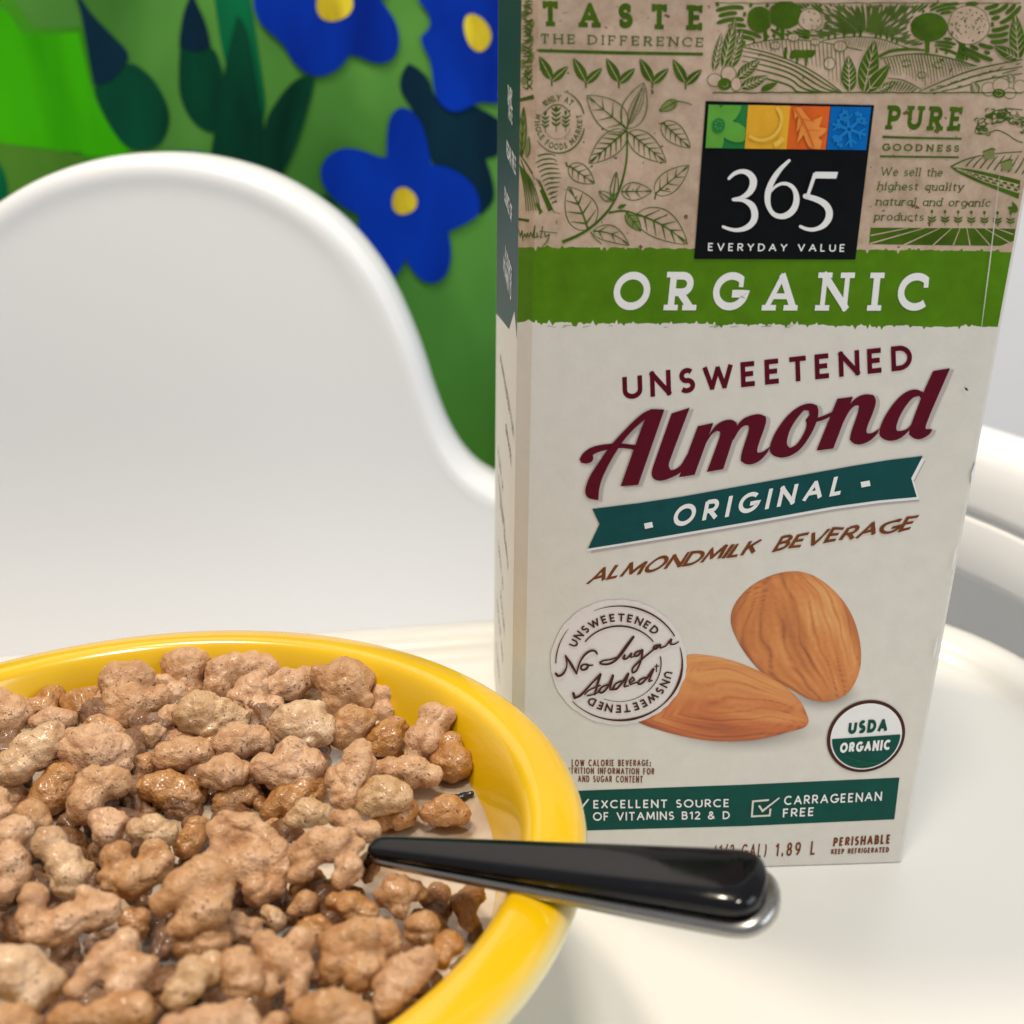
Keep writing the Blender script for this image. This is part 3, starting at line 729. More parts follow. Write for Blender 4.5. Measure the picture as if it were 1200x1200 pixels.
# --- woodcut landscape
d = Decal('landscape_print', 40).at(830, 0, 6.316)
rr = random.Random(3)
SUN = (1160, 285)
def hill(x):
    pts = [(0, 360), (250, 345), (400, 300), (560, 290), (840, 296), (1000, 272), (1160, 266), (1300, 286), (1420, 335), (1500, 352), (1620, 350), (1760, 395), (1900, 440), (2000, 478), (2150, 452), (2330, 425)]
    for (a, b), (c_, e) in zip(pts, pts[1:]):
        if a <= x <= c_: return b + (e - b) * (x - a) / (c_ - a)
    return 360
blk = [(380, 145, 100, 105), (570, 110, 138, 112), (755, 145, 98, 88), (1635, 200, 150, 112), (1927, 185, 162, 152), (1637, 345, 30, 60), (2285, 270, 60, 180), (2190, 390, 90, 60), (100, 380, 150, 190)]
def blocked(x, y): return any(((x - a) / c_) ** 2 + ((y - b) / e) ** 2 < 1 for a, b, c_, e in blk)
for i in range(84):
    a = math.radians(158 + 224 * i / 83)
    run = []; r = 40 + rr.uniform(0, 20)
    gap = rr.uniform(150, 420)
    while r < 1300:
        aa = a + .10 * math.sin(r / 150 + (1 if math.cos(a) > 0 else -1) * 1.2) * (1 if math.cos(a) > 0 else -1) - .16 * math.cos(a) * (r / 900)
        x, y = SUN[0] + r * math.cos(aa), SUN[1] + r * .96 * math.sin(aa)
        ok = 52 + 6 * math.sin(y / 9) < x < 2325 and 26 < y < hill(x) - 14 and not blocked(x, y)
        gap -= 22
        if gap < 0: ok = False; gap = rr.uniform(160, 480)
        if ok: run.append((x, y, r))
        if (not ok or r > 1270) and run:
            if len(run) > 1:
                w0 = [max(3, min(32, .036 * q[2])) for q in run]
                d.stroke([q[:2] for q in run], [w0[0] * .5] + w0[1:-1] + [w0[-1] * .45] if len(run) > 2 else w0, 'line')
            run = []
        r += 22
def hatch(x0, x1, top, bot, n, lean, wd, bow=0):
    for i in range(n):
        x = x0 + (x1 - x0) * i / (n - 1); t = top(x) + 8; b = bot(x) - 6
        if b - t < 12: continue
        b = t + (b - t) * rr.uniform(.75, 1)
        d.stroke([(x, t), (x + lean * .5 + bow, (t + b) / 2), (x + lean, b)], (wd, wd * .8, wd * .4), 'line')
road = [(250, 348), (430, 385), (620, 450), (760, 520), (880, 600), (985, 682)]
def lin(P, x):
    for (a, b), (c_, e) in zip(P, P[1:]):
        if a <= x <= c_: return b + (e - b) * (x - a) / (c_ - a)
    return P[0][1] if x < P[0][0] else P[-1][1]
d.stroke([(250, 345), (400, 302), (560, 290), (700, 298), (860, 312), (1000, 345), (1140, 374)], 7, 'line', sm=2)
d.stroke([(840, 300), (1000, 275), (1150, 270), (1300, 290), (1400, 330), (1485, 356)], 7, 'line', sm=2)
hatch(300, 1000, lambda x: lin([(250, 345), (400, 302), (560, 290), (860, 312), (1000, 345)], x), lambda x: min(lin(road, x), 660), 24, 14, 6)
hatch(1010, 1400, lambda x: lin([(1000, 275), (1150, 270), (1300, 290), (1400, 330)], x), lambda x: 375 if x < 1200 else 400, 22, -22, 5)
for k, o in enumerate((0, 28, 64, 104, 150, 205)):
    d.stroke([(x - o * .55 if i > 2 else x, min(684, y + o * (1 - .05 * i))) for i, (x, y) in enumerate(road) if True], (5, 12, 14, 9) if k else 9, 'line', sm=2)
# right hill and road
d.stroke([(1250, 440), (1400, 405), (1600, 395), (1800, 430), (1990, 490)], (6, 12, 8), 'line', sm=2)
hatch(1300, 1960, lambda x: lin([(1250, 440), (1400, 405), (1600, 395), (1800, 430), (1990, 490)], x), lambda x: lin([(1300, 560), (1430, 590), (1560, 660), (1700, 600), (1990, 495)], x), 30, 34, 8, 6)
d.stroke([(1330, 580), (1430, 588), (1500, 620), (1575, 662)], (5, 9, 6), 'line', sm=2)
hatch(1360, 1540, lambda x: lin([(1330, 585), (1430, 596), (1500, 625), (1575, 665)], x), lambda x: 690, 9, -40, 10)
for o in (0, 52, 104):
    d.stroke([(1560 + o * 1.6, 676), (1800 + o * .8, 572 + o * .7), (2000 + o * .4, 502 + o * .8), (2325, 440 + o)], (6, 12, 7), 'line', sm=2)
for i in range(26):
    t = i / 25; x = 1640 + 640 * t; y = 645 - 190 * t + rr.choice((14, 60, 22)); d.stroke([(x, y), (x + 34, y - 12)], (10, 3), 'line')
d.stroke([(1260, 420), (1350, 372), (1500, 362), (1600, 372)], (22, 24, 14), 'line', sm=2)
# trees
d.ell(380, 145, 92, 98, 'line', n=36, rag=.03); d.ell(570, 110, 126, 102, 'line', n=40, rag=.03); d.stroke([(466, 60), (448, 120), (462, 200)], 3, 'softline', sm=1)
d.stroke([(420, 225), (424, 298)], (26, 30), 'line'); d.stroke([(548, 200), (548, 290)], (34, 28), 'line')
def light_tree(x, y, rx, ry, seed):
    q = random.Random(seed); d.ell(x, y, rx, ry, 'kraft', n=40)
    d.stroke([(x + rx * (1 + .03 * math.sin(5 * a)) * math.cos(a), y + ry * math.sin(a)) for a in [k * math.tau / 40 for k in range(41)]], 5, 'line')
    for _ in range(int(rx * ry / 260)):
        a, r = q.uniform(0, math.tau), math.sqrt(q.random()) * .88; d.ell(x + rx * r * math.cos(a), y + ry * r * math.sin(a), q.uniform(4, 8), q.uniform(4, 8), 'line', n=6)
light_tree(755, 145, 88, 80, 1); d.stroke([(728, 205), (722, 288)], (38, 44), 'line'); d.stroke([(725, 215), (700, 165)], (14, 4), 'line'); d.stroke([(732, 215), (765, 170)], (14, 4), 'line')
d.ell(1635, 202, 138, 106, 'line', n=40, rag=.025); d.stroke([(1620, 300), (1620, 392)], (36, 32), 'line')
light_tree(1927, 185, 152, 142, 2); d.stroke([(1880, 310), (1872, 400), (1860, 440)], (46, 52, 66), 'line')
for b in ((1840, 230), (1868, 200), (1905, 205), (1940, 235), (1820, 280)): d.stroke([(1878, 330), ((1878 + b[0]) / 2, (330 + b[1]) / 2 + 6), b], (20, 12, 3), 'line')
for x, y, h in ((890, 290, 44), (938, 285, 66), (1005, 275, 60), (1080, 268, 46), (1125, 268, 76), (1240, 280, 40), (1275, 280, 60), (1322, 290, 66), (1360, 305, 60), (1395, 320, 50), (1690, 390, 40), (1760, 400, 54), (1910, 445, 70), (340, 320, 40)):
    d.stroke([(x, y), (x, y - h)], (22, 3), 'line')
for x, y, a, b in ((495, 337, 34, 26), (630, 276, 42, 28), (790, 310, 32, 22), (975, 342, 46, 38), (896, 470, 40, 44), (505, 262, 26, 28), (1465, 470, 30, 24), (1580, 555, 34, 22), (1700, 480, 32, 22)):
    d.ell(x, y, a, b, 'kraft', n=20); d.stroke([(x + a * math.cos(q), y + b * math.sin(q)) for q in [k * math.tau / 20 for k in range(21)]], 6, 'line')
    d.stroke([(x - a * .2, y - b * .8), (x - a * .35, y + b * .8)], 4, 'line'); d.stroke([(x + a * .3, y - b * .7), (x + a * .2, y + b * .8)], 4, 'line')
# horse and driver
d.poly([(610, 378), (640, 366), (700, 372), (760, 368), (796, 372), (790, 398), (770, 425), (735, 428), (728, 490), (714, 488), (716, 430), (670, 428), (662, 475), (648, 474), (650, 425), (620, 440), (600, 430)], 'line', sm=1)
d.stroke([(572, 352), (568, 430)], (18, 26), 'line')
# foreground leaves and flowers
for base, tip, w_ in (((40, 525), (100, 236), 64), ((110, 500), (200, 130), 92), ((168, 500), (252, 222), 96), ((215, 580), (384, 436), 92), ((240, 650), (444, 562), 88), ((390, 668), (512, 612), 50),
                      ((1045, 676), (1036, 408), 118), ((1150, 680), (1232, 296), 150), ((1170, 682), (1345, 474), 100), ((1230, 684), (1400, 600), 60),
                      ((2295, 440), (2268, 98), 120), ((2290, 436), (2110, 340), 90), ((1990, 690), (1952, 600), 74), ((2250, 610), (2225, 540), 60)):
    leaf(d, base, tip, w_ * 1.12, m='kraft', fill='kraft', veins=0, mid=0); leaf(d, base, tip, w_, fill='line', veins=6, mid=.8, vein_m='kraft', vw=5)
for pet, cen in ((((150, 548, 54, 58), (46, 592, 52, 46), (206, 622, 38, 50)), (120, 622, 52, 46)), (((2075, 660, 52, 50), (2165, 632, 60, 54), (2232, 690, 44, 40), (2305, 640, 46, 48)), (2150, 690, 50, 34))):
    for x, y, a, b in pet:
        d.ell(x, y, a, b, 'kraft', n=24); d.stroke([(x + a * math.cos(q), y + b * math.sin(q)) for q in [k * math.tau / 24 for k in range(25)]], 5, 'line')
    d.ell(*cen, 'line', n=24)
    for q in range(9): d.ell(cen[0] + 24 * math.cos(q * .7), cen[1] + 20 * math.sin(q * .7), 4, 4, 'kraft', n=6)
d.stroke([(30 + i * 45, 686 + rr.uniform(-3, 3)) for i in range(52)], 9, 'line'); d.stroke([(60 + i * 45, 24 + rr.uniform(-4, 4)) for i in range(51)], 6, 'line')
d.build()

# --- right block: PURE GOODNESS, the words, the field
d = Decal('pure_goodness_print', 40).at(1010, 110, 6.316)
text(d, 'PURE', 'line', ((166, 262), (742, 276), (768, 98), (188, 84)), wt=.24, slab=.46, track=.20, thin=.8)
d.stroke([(152, 318), (400, 326), (738, 332)], (18, 16, 14), 'line'); d.stroke([(134, 462), (400, 466), (716, 469)], (15, 14, 14), 'line')
text(d, 'GOODNESS', 'line', ((150, 420), (716, 430), (724, 380), (154, 366)), wt=.17, slab=.32, track=.36)
kw = dict(wt=.105, slab=.26, track=.12, ital=.12)
text(d, 'We sell the', 'line', ((132, 606), (592, 612), (596, 550), (136, 543)), **kw)
text(d, 'highest quality', 'line', ((112, 712), (748, 718), (752, 658), (116, 650)), **kw)
text(d, 'natural and organic', 'line', ((100, 825), (948, 836), (952, 776), (104, 764)), **kw)
text(d, 'products', 'line', ((88, 936), (456, 940), (458, 882), (90, 878)), **kw)
for i in range(7): wheat(d, 518 + i * 97, 974 + i * 2, 112, tiers=2, w=1.5)
d.poly([(64, 990), (400, 992), (800, 994), (1136, 998), (1118, 1126), (800, 1122), (400, 1118), (52, 1112)], 'line')
VPx, VPy = 760, 905
for xe, ye in ((64, 1048), (60, 1108), (310, 1118), (525, 1120), (676, 1120), (800, 1122), (950, 1122), (1100, 1105), (1120, 1040)):
    t = (992 - VPy) / (ye - VPy); d.stroke([(VPx + (xe - VPx) * t, 994), (xe, ye)], (5, 10), 'kraft')
# oak clump and its field
for k in range(90):
    q = random.Random(k); x = q.uniform(850, 1205); y = 150 + q.uniform(-36, 60) + (x < 930) * 90 - (x < 900) * 20 + max(0, (x - 1100)) * .8
    a = q.uniform(0, 6.28); d.stroke([(x + 22 * math.cos(a + s * .9), y + 16 * math.sin(a + s * .9)) for s in range(4)], (4, 10, 4), 'line', sm=1)
d.stroke([(840, 290), (880, 300), (940, 290), (1000, 262), (1080, 300), (1130, 340), (1190, 362)], 8, 'line', sm=1)
d.stroke([(836, 286), (850, 230), (905, 205), (930, 160), (990, 120), (1080, 108), (1190, 118)], 7, 'line', sm=2)
d.stroke([(655, 540), (760, 486), (880, 455), (1040, 436), (1185, 428)], (12, 6, 8), 'line', sm=2)
for i in range(9): d.stroke([(770 + i * 52, 536 + i * 7), (800 + i * 54, 500 + i * 3), (850 + i * 52, 462 - i * 2)], (10, 9, 4), 'line')
d.poly([(655, 540), (820, 560), (1000, 598), (1172, 640), (1160, 776), (1040, 728), (850, 650), (700, 580)], 'line', sm=1)
for i in range(3):
    o = .25 + .22 * i; d.stroke([(700, 548 + 14 * o), (900, 582 + 92 * o), (1160, 640 + 134 * o)], (3, 7), 'kraft')
for i in range(16):
    x = 760 + i * 26; y0 = 560 + (x - 760) * .21; y1 = 600 + (x - 760) * .40; y = y0 + (y1 - y0) * (.4 + .3 * (i % 2)); d.stroke([(x, y - 4), (x + 12 + i, y + 2)], 8 + i * .6, 'kraft')
for x, y in ((940, 450), (1070, 530)): d.poly([(x - 40, y - 24), (x + 40, y - 40), (x + 42, y + 30), (x - 34, y + 36)], 'softline'); d.stroke([(x - 46, y - 20), (x + 20, y - 46), (x + 46, y - 38)], 10, 'line')
leaf(d, (1150, 870), (1076, 838), 40, fill='line', veins=0, mid=0); leaf(d, (1150, 870), (1110, 796), 30, fill='line', veins=0, mid=0)
d.build()

# --- black badge
d = Decal('logo_badge', 150).at(810, 110, 5.4545)
d.poly([(92, 45), (1168, 72), (1048, 1058), (18, 1054)], 'black')
quad = ((108, 66), (1150, 85), (1118, 358), (88, 346))
def bq(u, v):
    a, b, c_, e = quad
    return (a[0] + (b[0] - a[0]) * u + ((e[0] - a[0]) * (1 - u) + (c_[0] - b[0]) * u) * v, a[1] + (b[1] - a[1]) * u + ((e[1] - a[1]) * (1 - u) + (c_[1] - b[1]) * u) * v)
def cell(i, m): d.poly([bq(i[0], 0), bq(i[1], 0), bq(i[1], 1), bq(i[0], 1)], m, dz=100)
cell((0, .242), 'mgreen'); cell((.244, .503), 'yellow'); cell((.503, .747), 'orange'); cell((.752, .997), 'blue')
def clipu(P, u0, u1):   # keep motif points inside their square
    return [bq(min(max(u, u0), u1), min(max(v, 0.01), .99)) for u, v in P]
def petal(cu, cv, ang, L, w_, u0, u1, m, dz):
    P = []
    for k in range(20):
        a = k * math.tau / 20; x = L * (.55 + .5 * math.cos(a)); y = w_ * math.sin(a)
        P.append((cu + (x * math.cos(ang) - y * math.sin(ang)) * .262, cv + (x * math.sin(ang) + y * math.cos(ang))))
    d.poly(clipu(P, u0, u1), m, dz=dz)
for a in (-.95, .35, 1.75, 2.9, 4.2): petal(.07, .48, a, .72, .22, .001, .241, 'lgreen', 220)
d.poly(clipu([(.07 + .040 * math.cos(k * .4), .48 + .17 * math.sin(k * .4)) for k in range(16)], 0, .24), 'mgreen', dz=340)
for q in range(7): d.ell(*bq(.07 + .02 * math.cos(q * .9), .46 + .09 * math.sin(q * .9)), 5, 6, 'lgreen', n=6, dz=450)
def ringq(u, v, r0, r1, m, dz):
    for k in range(30):
        a, b = k * math.tau / 30, (k + 1) * math.tau / 30
        P = [(u + r * .262 * math.cos(t), v + r * math.sin(t)) for r, t in ((r0, a), (r1, a), (r1, b), (r0, b))]
        if all(.245 < p[0] < .502 and 0 < p[1] < 1 for p in P): d.poly([bq(*p) for p in P], m, dz=dz)
ringq(.34, .36, .40, .48, 'yellow2', 220); ringq(.34, .36, .58, .70, 'yellow2', 260); ringq(.34, .36, .80, .95, 'yellow2', 300)
oak = [(.520, .04), (.535, .30), (.555, .22), (.552, .60), (.575, .50), (.562, .86), (.600, .66), (.615, .80), (.640, .95), (.665, .98), (.712, .99), (.716, .80), (.690, .72), (.728, .62), (.735, .50), (.690, .48), (.705, .22), (.660, .30), (.640, .34), (.600, .20), (.565, .03)]
d.poly([bq(*p) for p in oak], 'orange2', sm=1, dz=220); d.stroke([bq(.525, .03), bq(.57, .25), bq(.62, .55), bq(.67, .95)], (10, 6), 'orange', sm=2, dz=340)
for a, b in (((.58, .30), (.66, .36)), ((.62, .55), (.70, .56)), ((.585, .36), (.56, .62))): d.stroke([bq(*a), bq(*b)], (6, 3), 'orange', dz=360)
for cu, cv, s_ in ((.875, .52, .42), (.80, .25, .26), (.955, .2, .22), (.80, .85, .2)):
    for k in range(6):
        a = k * math.pi / 3 + .3
        P = [(cu + r * .262 * math.cos(a), cv + r * math.sin(a)) for r in (.04, s_)]
        if all(.755 < p[0] < .993 and .02 < p[1] < .98 for p in P):
            d.stroke([bq(*p) for p in P], (22, 14), 'blue2', dz=220)
            for o in (.6, -.6): d.stroke([bq(cu + s_ * .6 * .262 * math.cos(a), cv + s_ * .6 * math.sin(a)), bq(min(.99, max(.756, cu + s_ * .9 * .262 * math.cos(a + o * .6))), min(.98, max(.02, cv + s_ * .9 * math.sin(a + o * .6))))], (14, 8), 'blue2', dz=230)
Wm = 'white_ink'
d.stroke([(237, 540), (270, 506), (315, 491), (360, 500), (392, 535), (395, 580), (370, 630), (320, 663), (265, 673)], (18, 24, 28, 38, 46, 44, 36, 24, 20), Wm, sm=2, dz=220, round_=True)
d.stroke([(265, 676), (330, 674), (385, 705), (405, 760), (395, 815), (350, 855), (290, 870), (240, 862), (200, 846)], (14, 22, 38, 44, 42, 36, 26, 22, 18), Wm, sm=2, dz=330, round_=True)
d.stroke([(622, 424), (560, 482), (508, 560), (482, 640), (485, 710), (515, 765), (565, 785), (620, 770), (660, 725), (672, 660), (655, 602), (615, 572), (570, 570), (530, 592), (506, 622)], (18, 26, 33, 36, 40, 36, 27, 31, 40, 42, 38, 29, 23, 18, 12), Wm, sm=2, dz=220, round_=True)
d.poly([(788, 496), (934, 497), (922, 539), (775, 538)], Wm, dz=220); d.stroke([(788, 505), (736, 660)], (24, 20), Wm, dz=330)
d.stroke([(727, 652), (790, 668), (850, 697), (880, 742), (878, 795), (840, 845), (780, 868), (730, 862), (695, 846)], (34, 36, 40, 44, 44, 38, 26, 23, 20), Wm, sm=2, dz=220, round_=True)
text(d, 'EVERYDAY', Wm, ((104, 1001), (608, 1004), (612, 956), (106, 950)), wt=.16, track=.48, dz=220)
text(d, 'VALUE', Wm, ((676, 1004), (976, 1007), (980, 958), (678, 956)), wt=.16, track=.48, dz=220)
d.build()

# --- lettering on the green band
d = Decal('organic_lettering', 60).at(700, 300, 2.857)
text(d, 'ORGANIC', Wm, ((48, 181), (1104, 183), (1112, 56), (56, 52)), wt=.20, slab=.44, track=.46, ital=.05, thin=.75)
for i in range(16):
    q = random.Random(200 + i); x = q.uniform(-180, 1260); d.stroke([(x, 235 + q.uniform(-4, 5)), (x + q.uniform(12, 36), 234 + q.uniform(-4, 6))], (1.5, q.uniform(3, 7), 1), 'green')
d.build()

# --- headline
d = Decal('almond_lettering', 60)
text(d, 'UNSWEETENED', 'maroon', ((730, 468.5), (1069, 432.5), (1068, 403.5), (729, 439)), wt=.20, track=.34)
A1 = (670, 440, 5.217); A2 = (890, 420, 5.217)
shapes = [
 (A1, [(565, 205), (480, 203), (445, 262), (298, 675), (405, 665)], ()),
 (A1, [(520, 202), (480, 205), (435, 226), (380, 273), (310, 345), (240, 420), (170, 520), (110, 610), (80, 690), (83, 730), (110, 753), (162, 757), (165, 690), (185, 620), (235, 520), (300, 415), (360, 340), (450, 262)], ()),
 (A1, [(400, 425), (300, 412), (240, 415), (170, 422), (110, 440), (65, 475), (47, 512), (58, 532), (90, 538), (122, 527), (133, 505), (128, 485), (150, 470), (200, 455), (250, 445), (320, 440), (392, 454)], ()),
 (A1, [(610, 230), (720, 195), (597, 520), (590, 553), (605, 577), (635, 572), (670, 545), (705, 480), (690, 570), (650, 602), (610, 622), (560, 641), (515, 641), (489, 618), (487, 585), (505, 530)], ()),
 (A1, [(770, 308), (865, 288), (750, 605), (655, 620)], ()),
 (A1, [(845, 345), (890, 292), (940, 269), (985, 268), (1010, 292), (1005, 325), (925, 570), (825, 588), (908, 365), (905, 342), (885, 336), (855, 355), (820, 410), (790, 470)], ()),
 (A1, [(990, 330), (1040, 265), (1095, 240), (1150, 232), (1185, 250), (1190, 285), (1130, 445), (1135, 470), (1165, 468), (1215, 430), (1190, 478), (1148, 521), (1105, 541), (1060, 542), (1032, 520), (1035, 475), (1086, 325), (1078, 303), (1055, 303), (1025, 325), (985, 395)], ()),
 (A2, [(60, 540), (80, 480), (120, 410), (180, 335), (250, 285), (310, 270), (350, 285), (362, 320), (350, 385), (310, 470), (250, 555), (190, 595), (130, 607), (85, 595), (62, 570)], ([(165, 500), (185, 430), (230, 360), (270, 315), (300, 318), (305, 345), (280, 375), (290, 405), (270, 460), (225, 530), (185, 545), (168, 530)],)),
 (A2, [(340, 365), (400, 345), (450, 322), (437, 352), (385, 377), (340, 387)], ()),
 (A2, [(475, 245), (570, 232), (450, 548), (347, 562)], ()),
 (A2, [(545, 280), (600, 230), (650, 215), (695, 222), (713, 255), (700, 310), (650, 430), (655, 455), (685, 458), (735, 425), (715, 465), (670, 505), (620, 525), (575, 522), (550, 495), (558, 450), (608, 310), (605, 285), (580, 285), (545, 320), (505, 400)], ()),
 (A2, [(728, 450), (745, 390), (790, 310), (850, 235), (910, 193), (960, 186), (1000, 205), (985, 280), (930, 420), (875, 478), (830, 500), (775, 502), (738, 480)], ([(832, 420), (850, 360), (890, 290), (935, 235), (975, 228), (985, 245), (935, 390), (905, 430), (860, 443), (838, 440)],)),
 (A2, [(1060, 75), (1163, 58), (1012, 405), (1015, 430), (1055, 430), (1040, 462), (990, 492), (945, 492), (912, 462), (918, 420), (1000, 205)], ()),
]
for (o, sh, holes) in shapes:
    d.at(*o); d.poly([(x + 26, y + 9) for x, y in sh], 'greyshadow', [[(x + 26, y + 9) for x, y in h] for h in holes], sm=2, keep=48)
for (o, sh, holes) in shapes:
    d.at(*o); d.poly(sh, 'maroon', holes, sm=2, keep=48, dz=130)
d.build()

d = Decal('original_ribbon', 60).at(600, 280, 2)
top = [(188, 632), (300, 618), (400, 603), (600, 567), (800, 531), (880, 518), (962, 508)]
bot = [(948, 604), (860, 612), (750, 627), (550, 663), (350, 697), (260, 712), (178, 725)]
rib = top + [(935, 560)] + bot + [(205, 668)]
d.poly([(x + 7, y + 11) for x, y in rib], 'greyshadow'); d.poly([(x + (6 if x > 930 else -4 if y > 700 else 2), y + 6) for x, y in rib], Wm, dz=60)
d.poly(rib, 'teal', dz=110)
text(d, 'ORIGINAL', Wm, ((374, 676), (772, 597), (781, 552), (381, 625)), wt=.205, track=.42, ital=.06, dz=200)
d.stroke([(310, 672), (329, 668)], 13, Wm, dz=200); d.stroke([(817, 575), (838, 571)], 13, Wm, dz=200)
d.build()

d = Decal('almondmilk_lettering', 60)
def hand(st, quad, seed):
    bl, br, tr, tl = quad
    def fn(u, v):
        j = random.Random(int(u * 26) * 31 + seed); dy = j.uniform(-1.1, 1.1)
        return (bl[0] + (br[0] - bl[0]) * u + (tl[0] - bl[0]) * v + j.uniform(-.6, .6) * v, bl[1] + (br[1] - bl[1]) * u + (tl[1] - bl[1]) * v + math.sin(u * 37 + seed) * .9 * v + math.sin(u * 21 + seed) * .8)
    text(d, st, 'brown', fn=fn, wt=.185, track=.05, ital=.30)
hand('ALMONDMILK', ((686, 684.5), (884, 648), (890, 631), (691, 668)), 1)
hand('BEVERAGE', ((904, 646.5), (1068, 620.5), (1074, 606), (908, 630)), 2)

d.build()

# --- picture of two almonds (flat print)
def almond_pic():
    o = (740, 650, 4.2857)
    al1 = smooth([(35, 842), (100, 740), (180, 600), (268, 495), (380, 503), (500, 528), (620, 572), (720, 625), (810, 690), (860, 750), (882, 805), (893, 838), (870, 870), (800, 887), (700, 915), (580, 935), (440, 938), (300, 922), (180, 892), (80, 862)], 2, 60)
    al2 = smooth([(800, 82), (720, 95), (620, 140), (545, 205), (500, 280), (497, 350), (530, 430), (580, 510), (650, 592), (740, 642), (810, 682), (870, 715), (940, 740), (1010, 735), (1060, 712), (1095, 690), (1135, 620), (1155, 540), (1150, 440), (1125, 340), (1080, 250), (1010, 170), (930, 110), (860, 85)], 2, 60)
    V = []; Fc = []; colr = []
    def addpic(poly_, ax0, ax1, halfw, tones, stripes, seed, base):
        cx = sum(p[0] for p in poly_) / len(poly_); cy = sum(p[1] for p in poly_) / len(poly_)
        ux, uy = ax1[0] - ax0[0], ax1[1] - ax0[1]; L = math.hypot(ux, uy); ux /= L; uy /= L; nx, ny = -uy, ux
        n = len(poly_); R = 46; b0 = len(V)
        for r in range(R + 1):
            for (x, y) in poly_:
                t = r / R; X = cx + (x - cx) * t; Y = cy + (y - cy) * t
                a = ((X - ax0[0]) * ux + (Y - ax0[1]) * uy) / L; s = (X - ax0[0]) * nx + (Y - ax0[1]) * ny
                w_ = halfw * (.35 + .75 * math.sin(math.pi * min(1, max(0, .12 + .80 * a)))); q = s / w_
                st = noise.noise(Vector((q * stripes + seed, a * 2.2, seed * 1.7))) + .55 * noise.noise(Vector((q * stripes * 2.3, a * 4.5 + 5, seed))) + .25 * noise.noise(Vector((X * .05, Y * .05, 3)))
                ph = q * stripes + 1.1 * noise.noise(Vector((q * 1.3 + seed, a * 2.4, seed * 1.3))) + .25 * noise.noise(Vector((q * 3, a * 7, seed)))
                gv = abs(ph - math.floor(ph) - .5) * 2; brk = .5 + .9 * noise.noise(Vector((math.floor(ph) * 3.7, a * 4.0, seed)))
                f = .55 + .30 * st - .34 * max(0, 1 - gv / .24) * max(0, min(1, brk + .25)) + .16 * max(0, 1 - abs(gv - .55) / .3) * max(0, min(1, brk))
                hl = tones[3](q, a, t)
                c0, c1, c2 = tones[:3]
                f = min(1, max(0, f + hl))
                c = [c0[k] + (c1[k] - c0[k]) * min(1, f * 2) if f < .5 else c1[k] + (c2[k] - c1[k]) * (f * 2 - 1) for k in range(3)]
                V.append(F(o[0] + X / o[2], o[1] + Y / o[2], base * 1e-6)); colr.append((*c, 1))
        for r in range(R):
            for i in range(n):
                j = (i + 1) % n; Fc.append((b0 + r * n + i, b0 + r * n + j, b0 + (r + 1) * n + j, b0 + (r + 1) * n + i))
    addpic(al2, (800, 90), (1050, 720), 330, ((.32, .075, .016), (.67, .225, .050), (.84, .46, .17), lambda q, a, t: .22 * (-q) - .10 + .14 * (1 - a) - .3 * max(0, t - .90) * 5), 4.6, 2, 70)
    addpic(al1, (60, 740), (890, 835), 230, ((.26, .045, .012), (.58, .150, .032), (.76, .33, .095), lambda q, a, t: -.36 * q + .04 - .3 * max(0, t - .92) * 5), 4.8, 5, 90)
    me = mesh('almond_picture', V, Fc)
    at_ = me.color_attributes.new('ink', 'FLOAT_COLOR', 'POINT'); at_.data.foreach_set('color', [c for q in colr for c in q])
    m = mat('almond_photo_ink', (.5, .2, .05), .42, .1); nd = N(m); v = nd.new('ShaderNodeVertexColor', layer_name='ink'); nd.color(v.outputs[0])
    bm = bmesh.new(); bm.from_mesh(me)
    for f in bm.faces:
        f.normal_update()
        if f.normal.dot(CP - f.calc_center_median()) < 0: f.normal_flip()
    bm.to_mesh(me); bm.free()
    ob = link('almond_picture', me, m, carton, smooth=False)
    # printed soft shade beneath the pictured nuts
    V2 = []; F2 = []; c2 = []
    for (cx, cy, rx, ry, k0, bs) in ((560, 890, 420, 110, .62, 40), (960, 700, 210, 95, .70, 46)):
        n = 48; R = 10; b0 = len(V2)
        for r in range(R + 1):
            for i in range(n):
                a = i * math.tau / n; t = r / R
                V2.append(F(o[0] + (cx + rx * t * math.cos(a)) / o[2], o[1] + (cy + ry * t * math.sin(a)) / o[2], bs * 1e-6)); k = k0 * max(0, 1 - t) ** 1.3; c2.append((k, k, k, 1))
        for r in range(R):
            for i in range(n):
                j = (i + 1) % n; F2.append((b0 + r * n + i, b0 + r * n + j, b0 + (r + 1) * n + j, b0 + (r + 1) * n + i))
    me2 = mesh('picture_halftone', V2, F2); at2 = me2.color_attributes.new('ink', 'FLOAT_COLOR', 'POINT'); at2.data.foreach_set('color', [c for q in c2 for c in q])
    m2 = mat('halftone_ink', (.12, .07, .06), .45); nd = N(m2); v = nd.new('ShaderNodeVertexColor', layer_name='ink')
    nd.t.links.new(v.outputs[0], nd.b.inputs['Alpha'])
    ob2 = link('picture_halftone', me2, m2, carton, smooth=False)
    ob2.parent = ob; ob2.matrix_parent_inverse = ob.matrix_world.inverted() if False else Matrix.Identity(4)
    ob2.matrix_parent_inverse = Matrix.Identity(4)
    return ob
almond_pic()

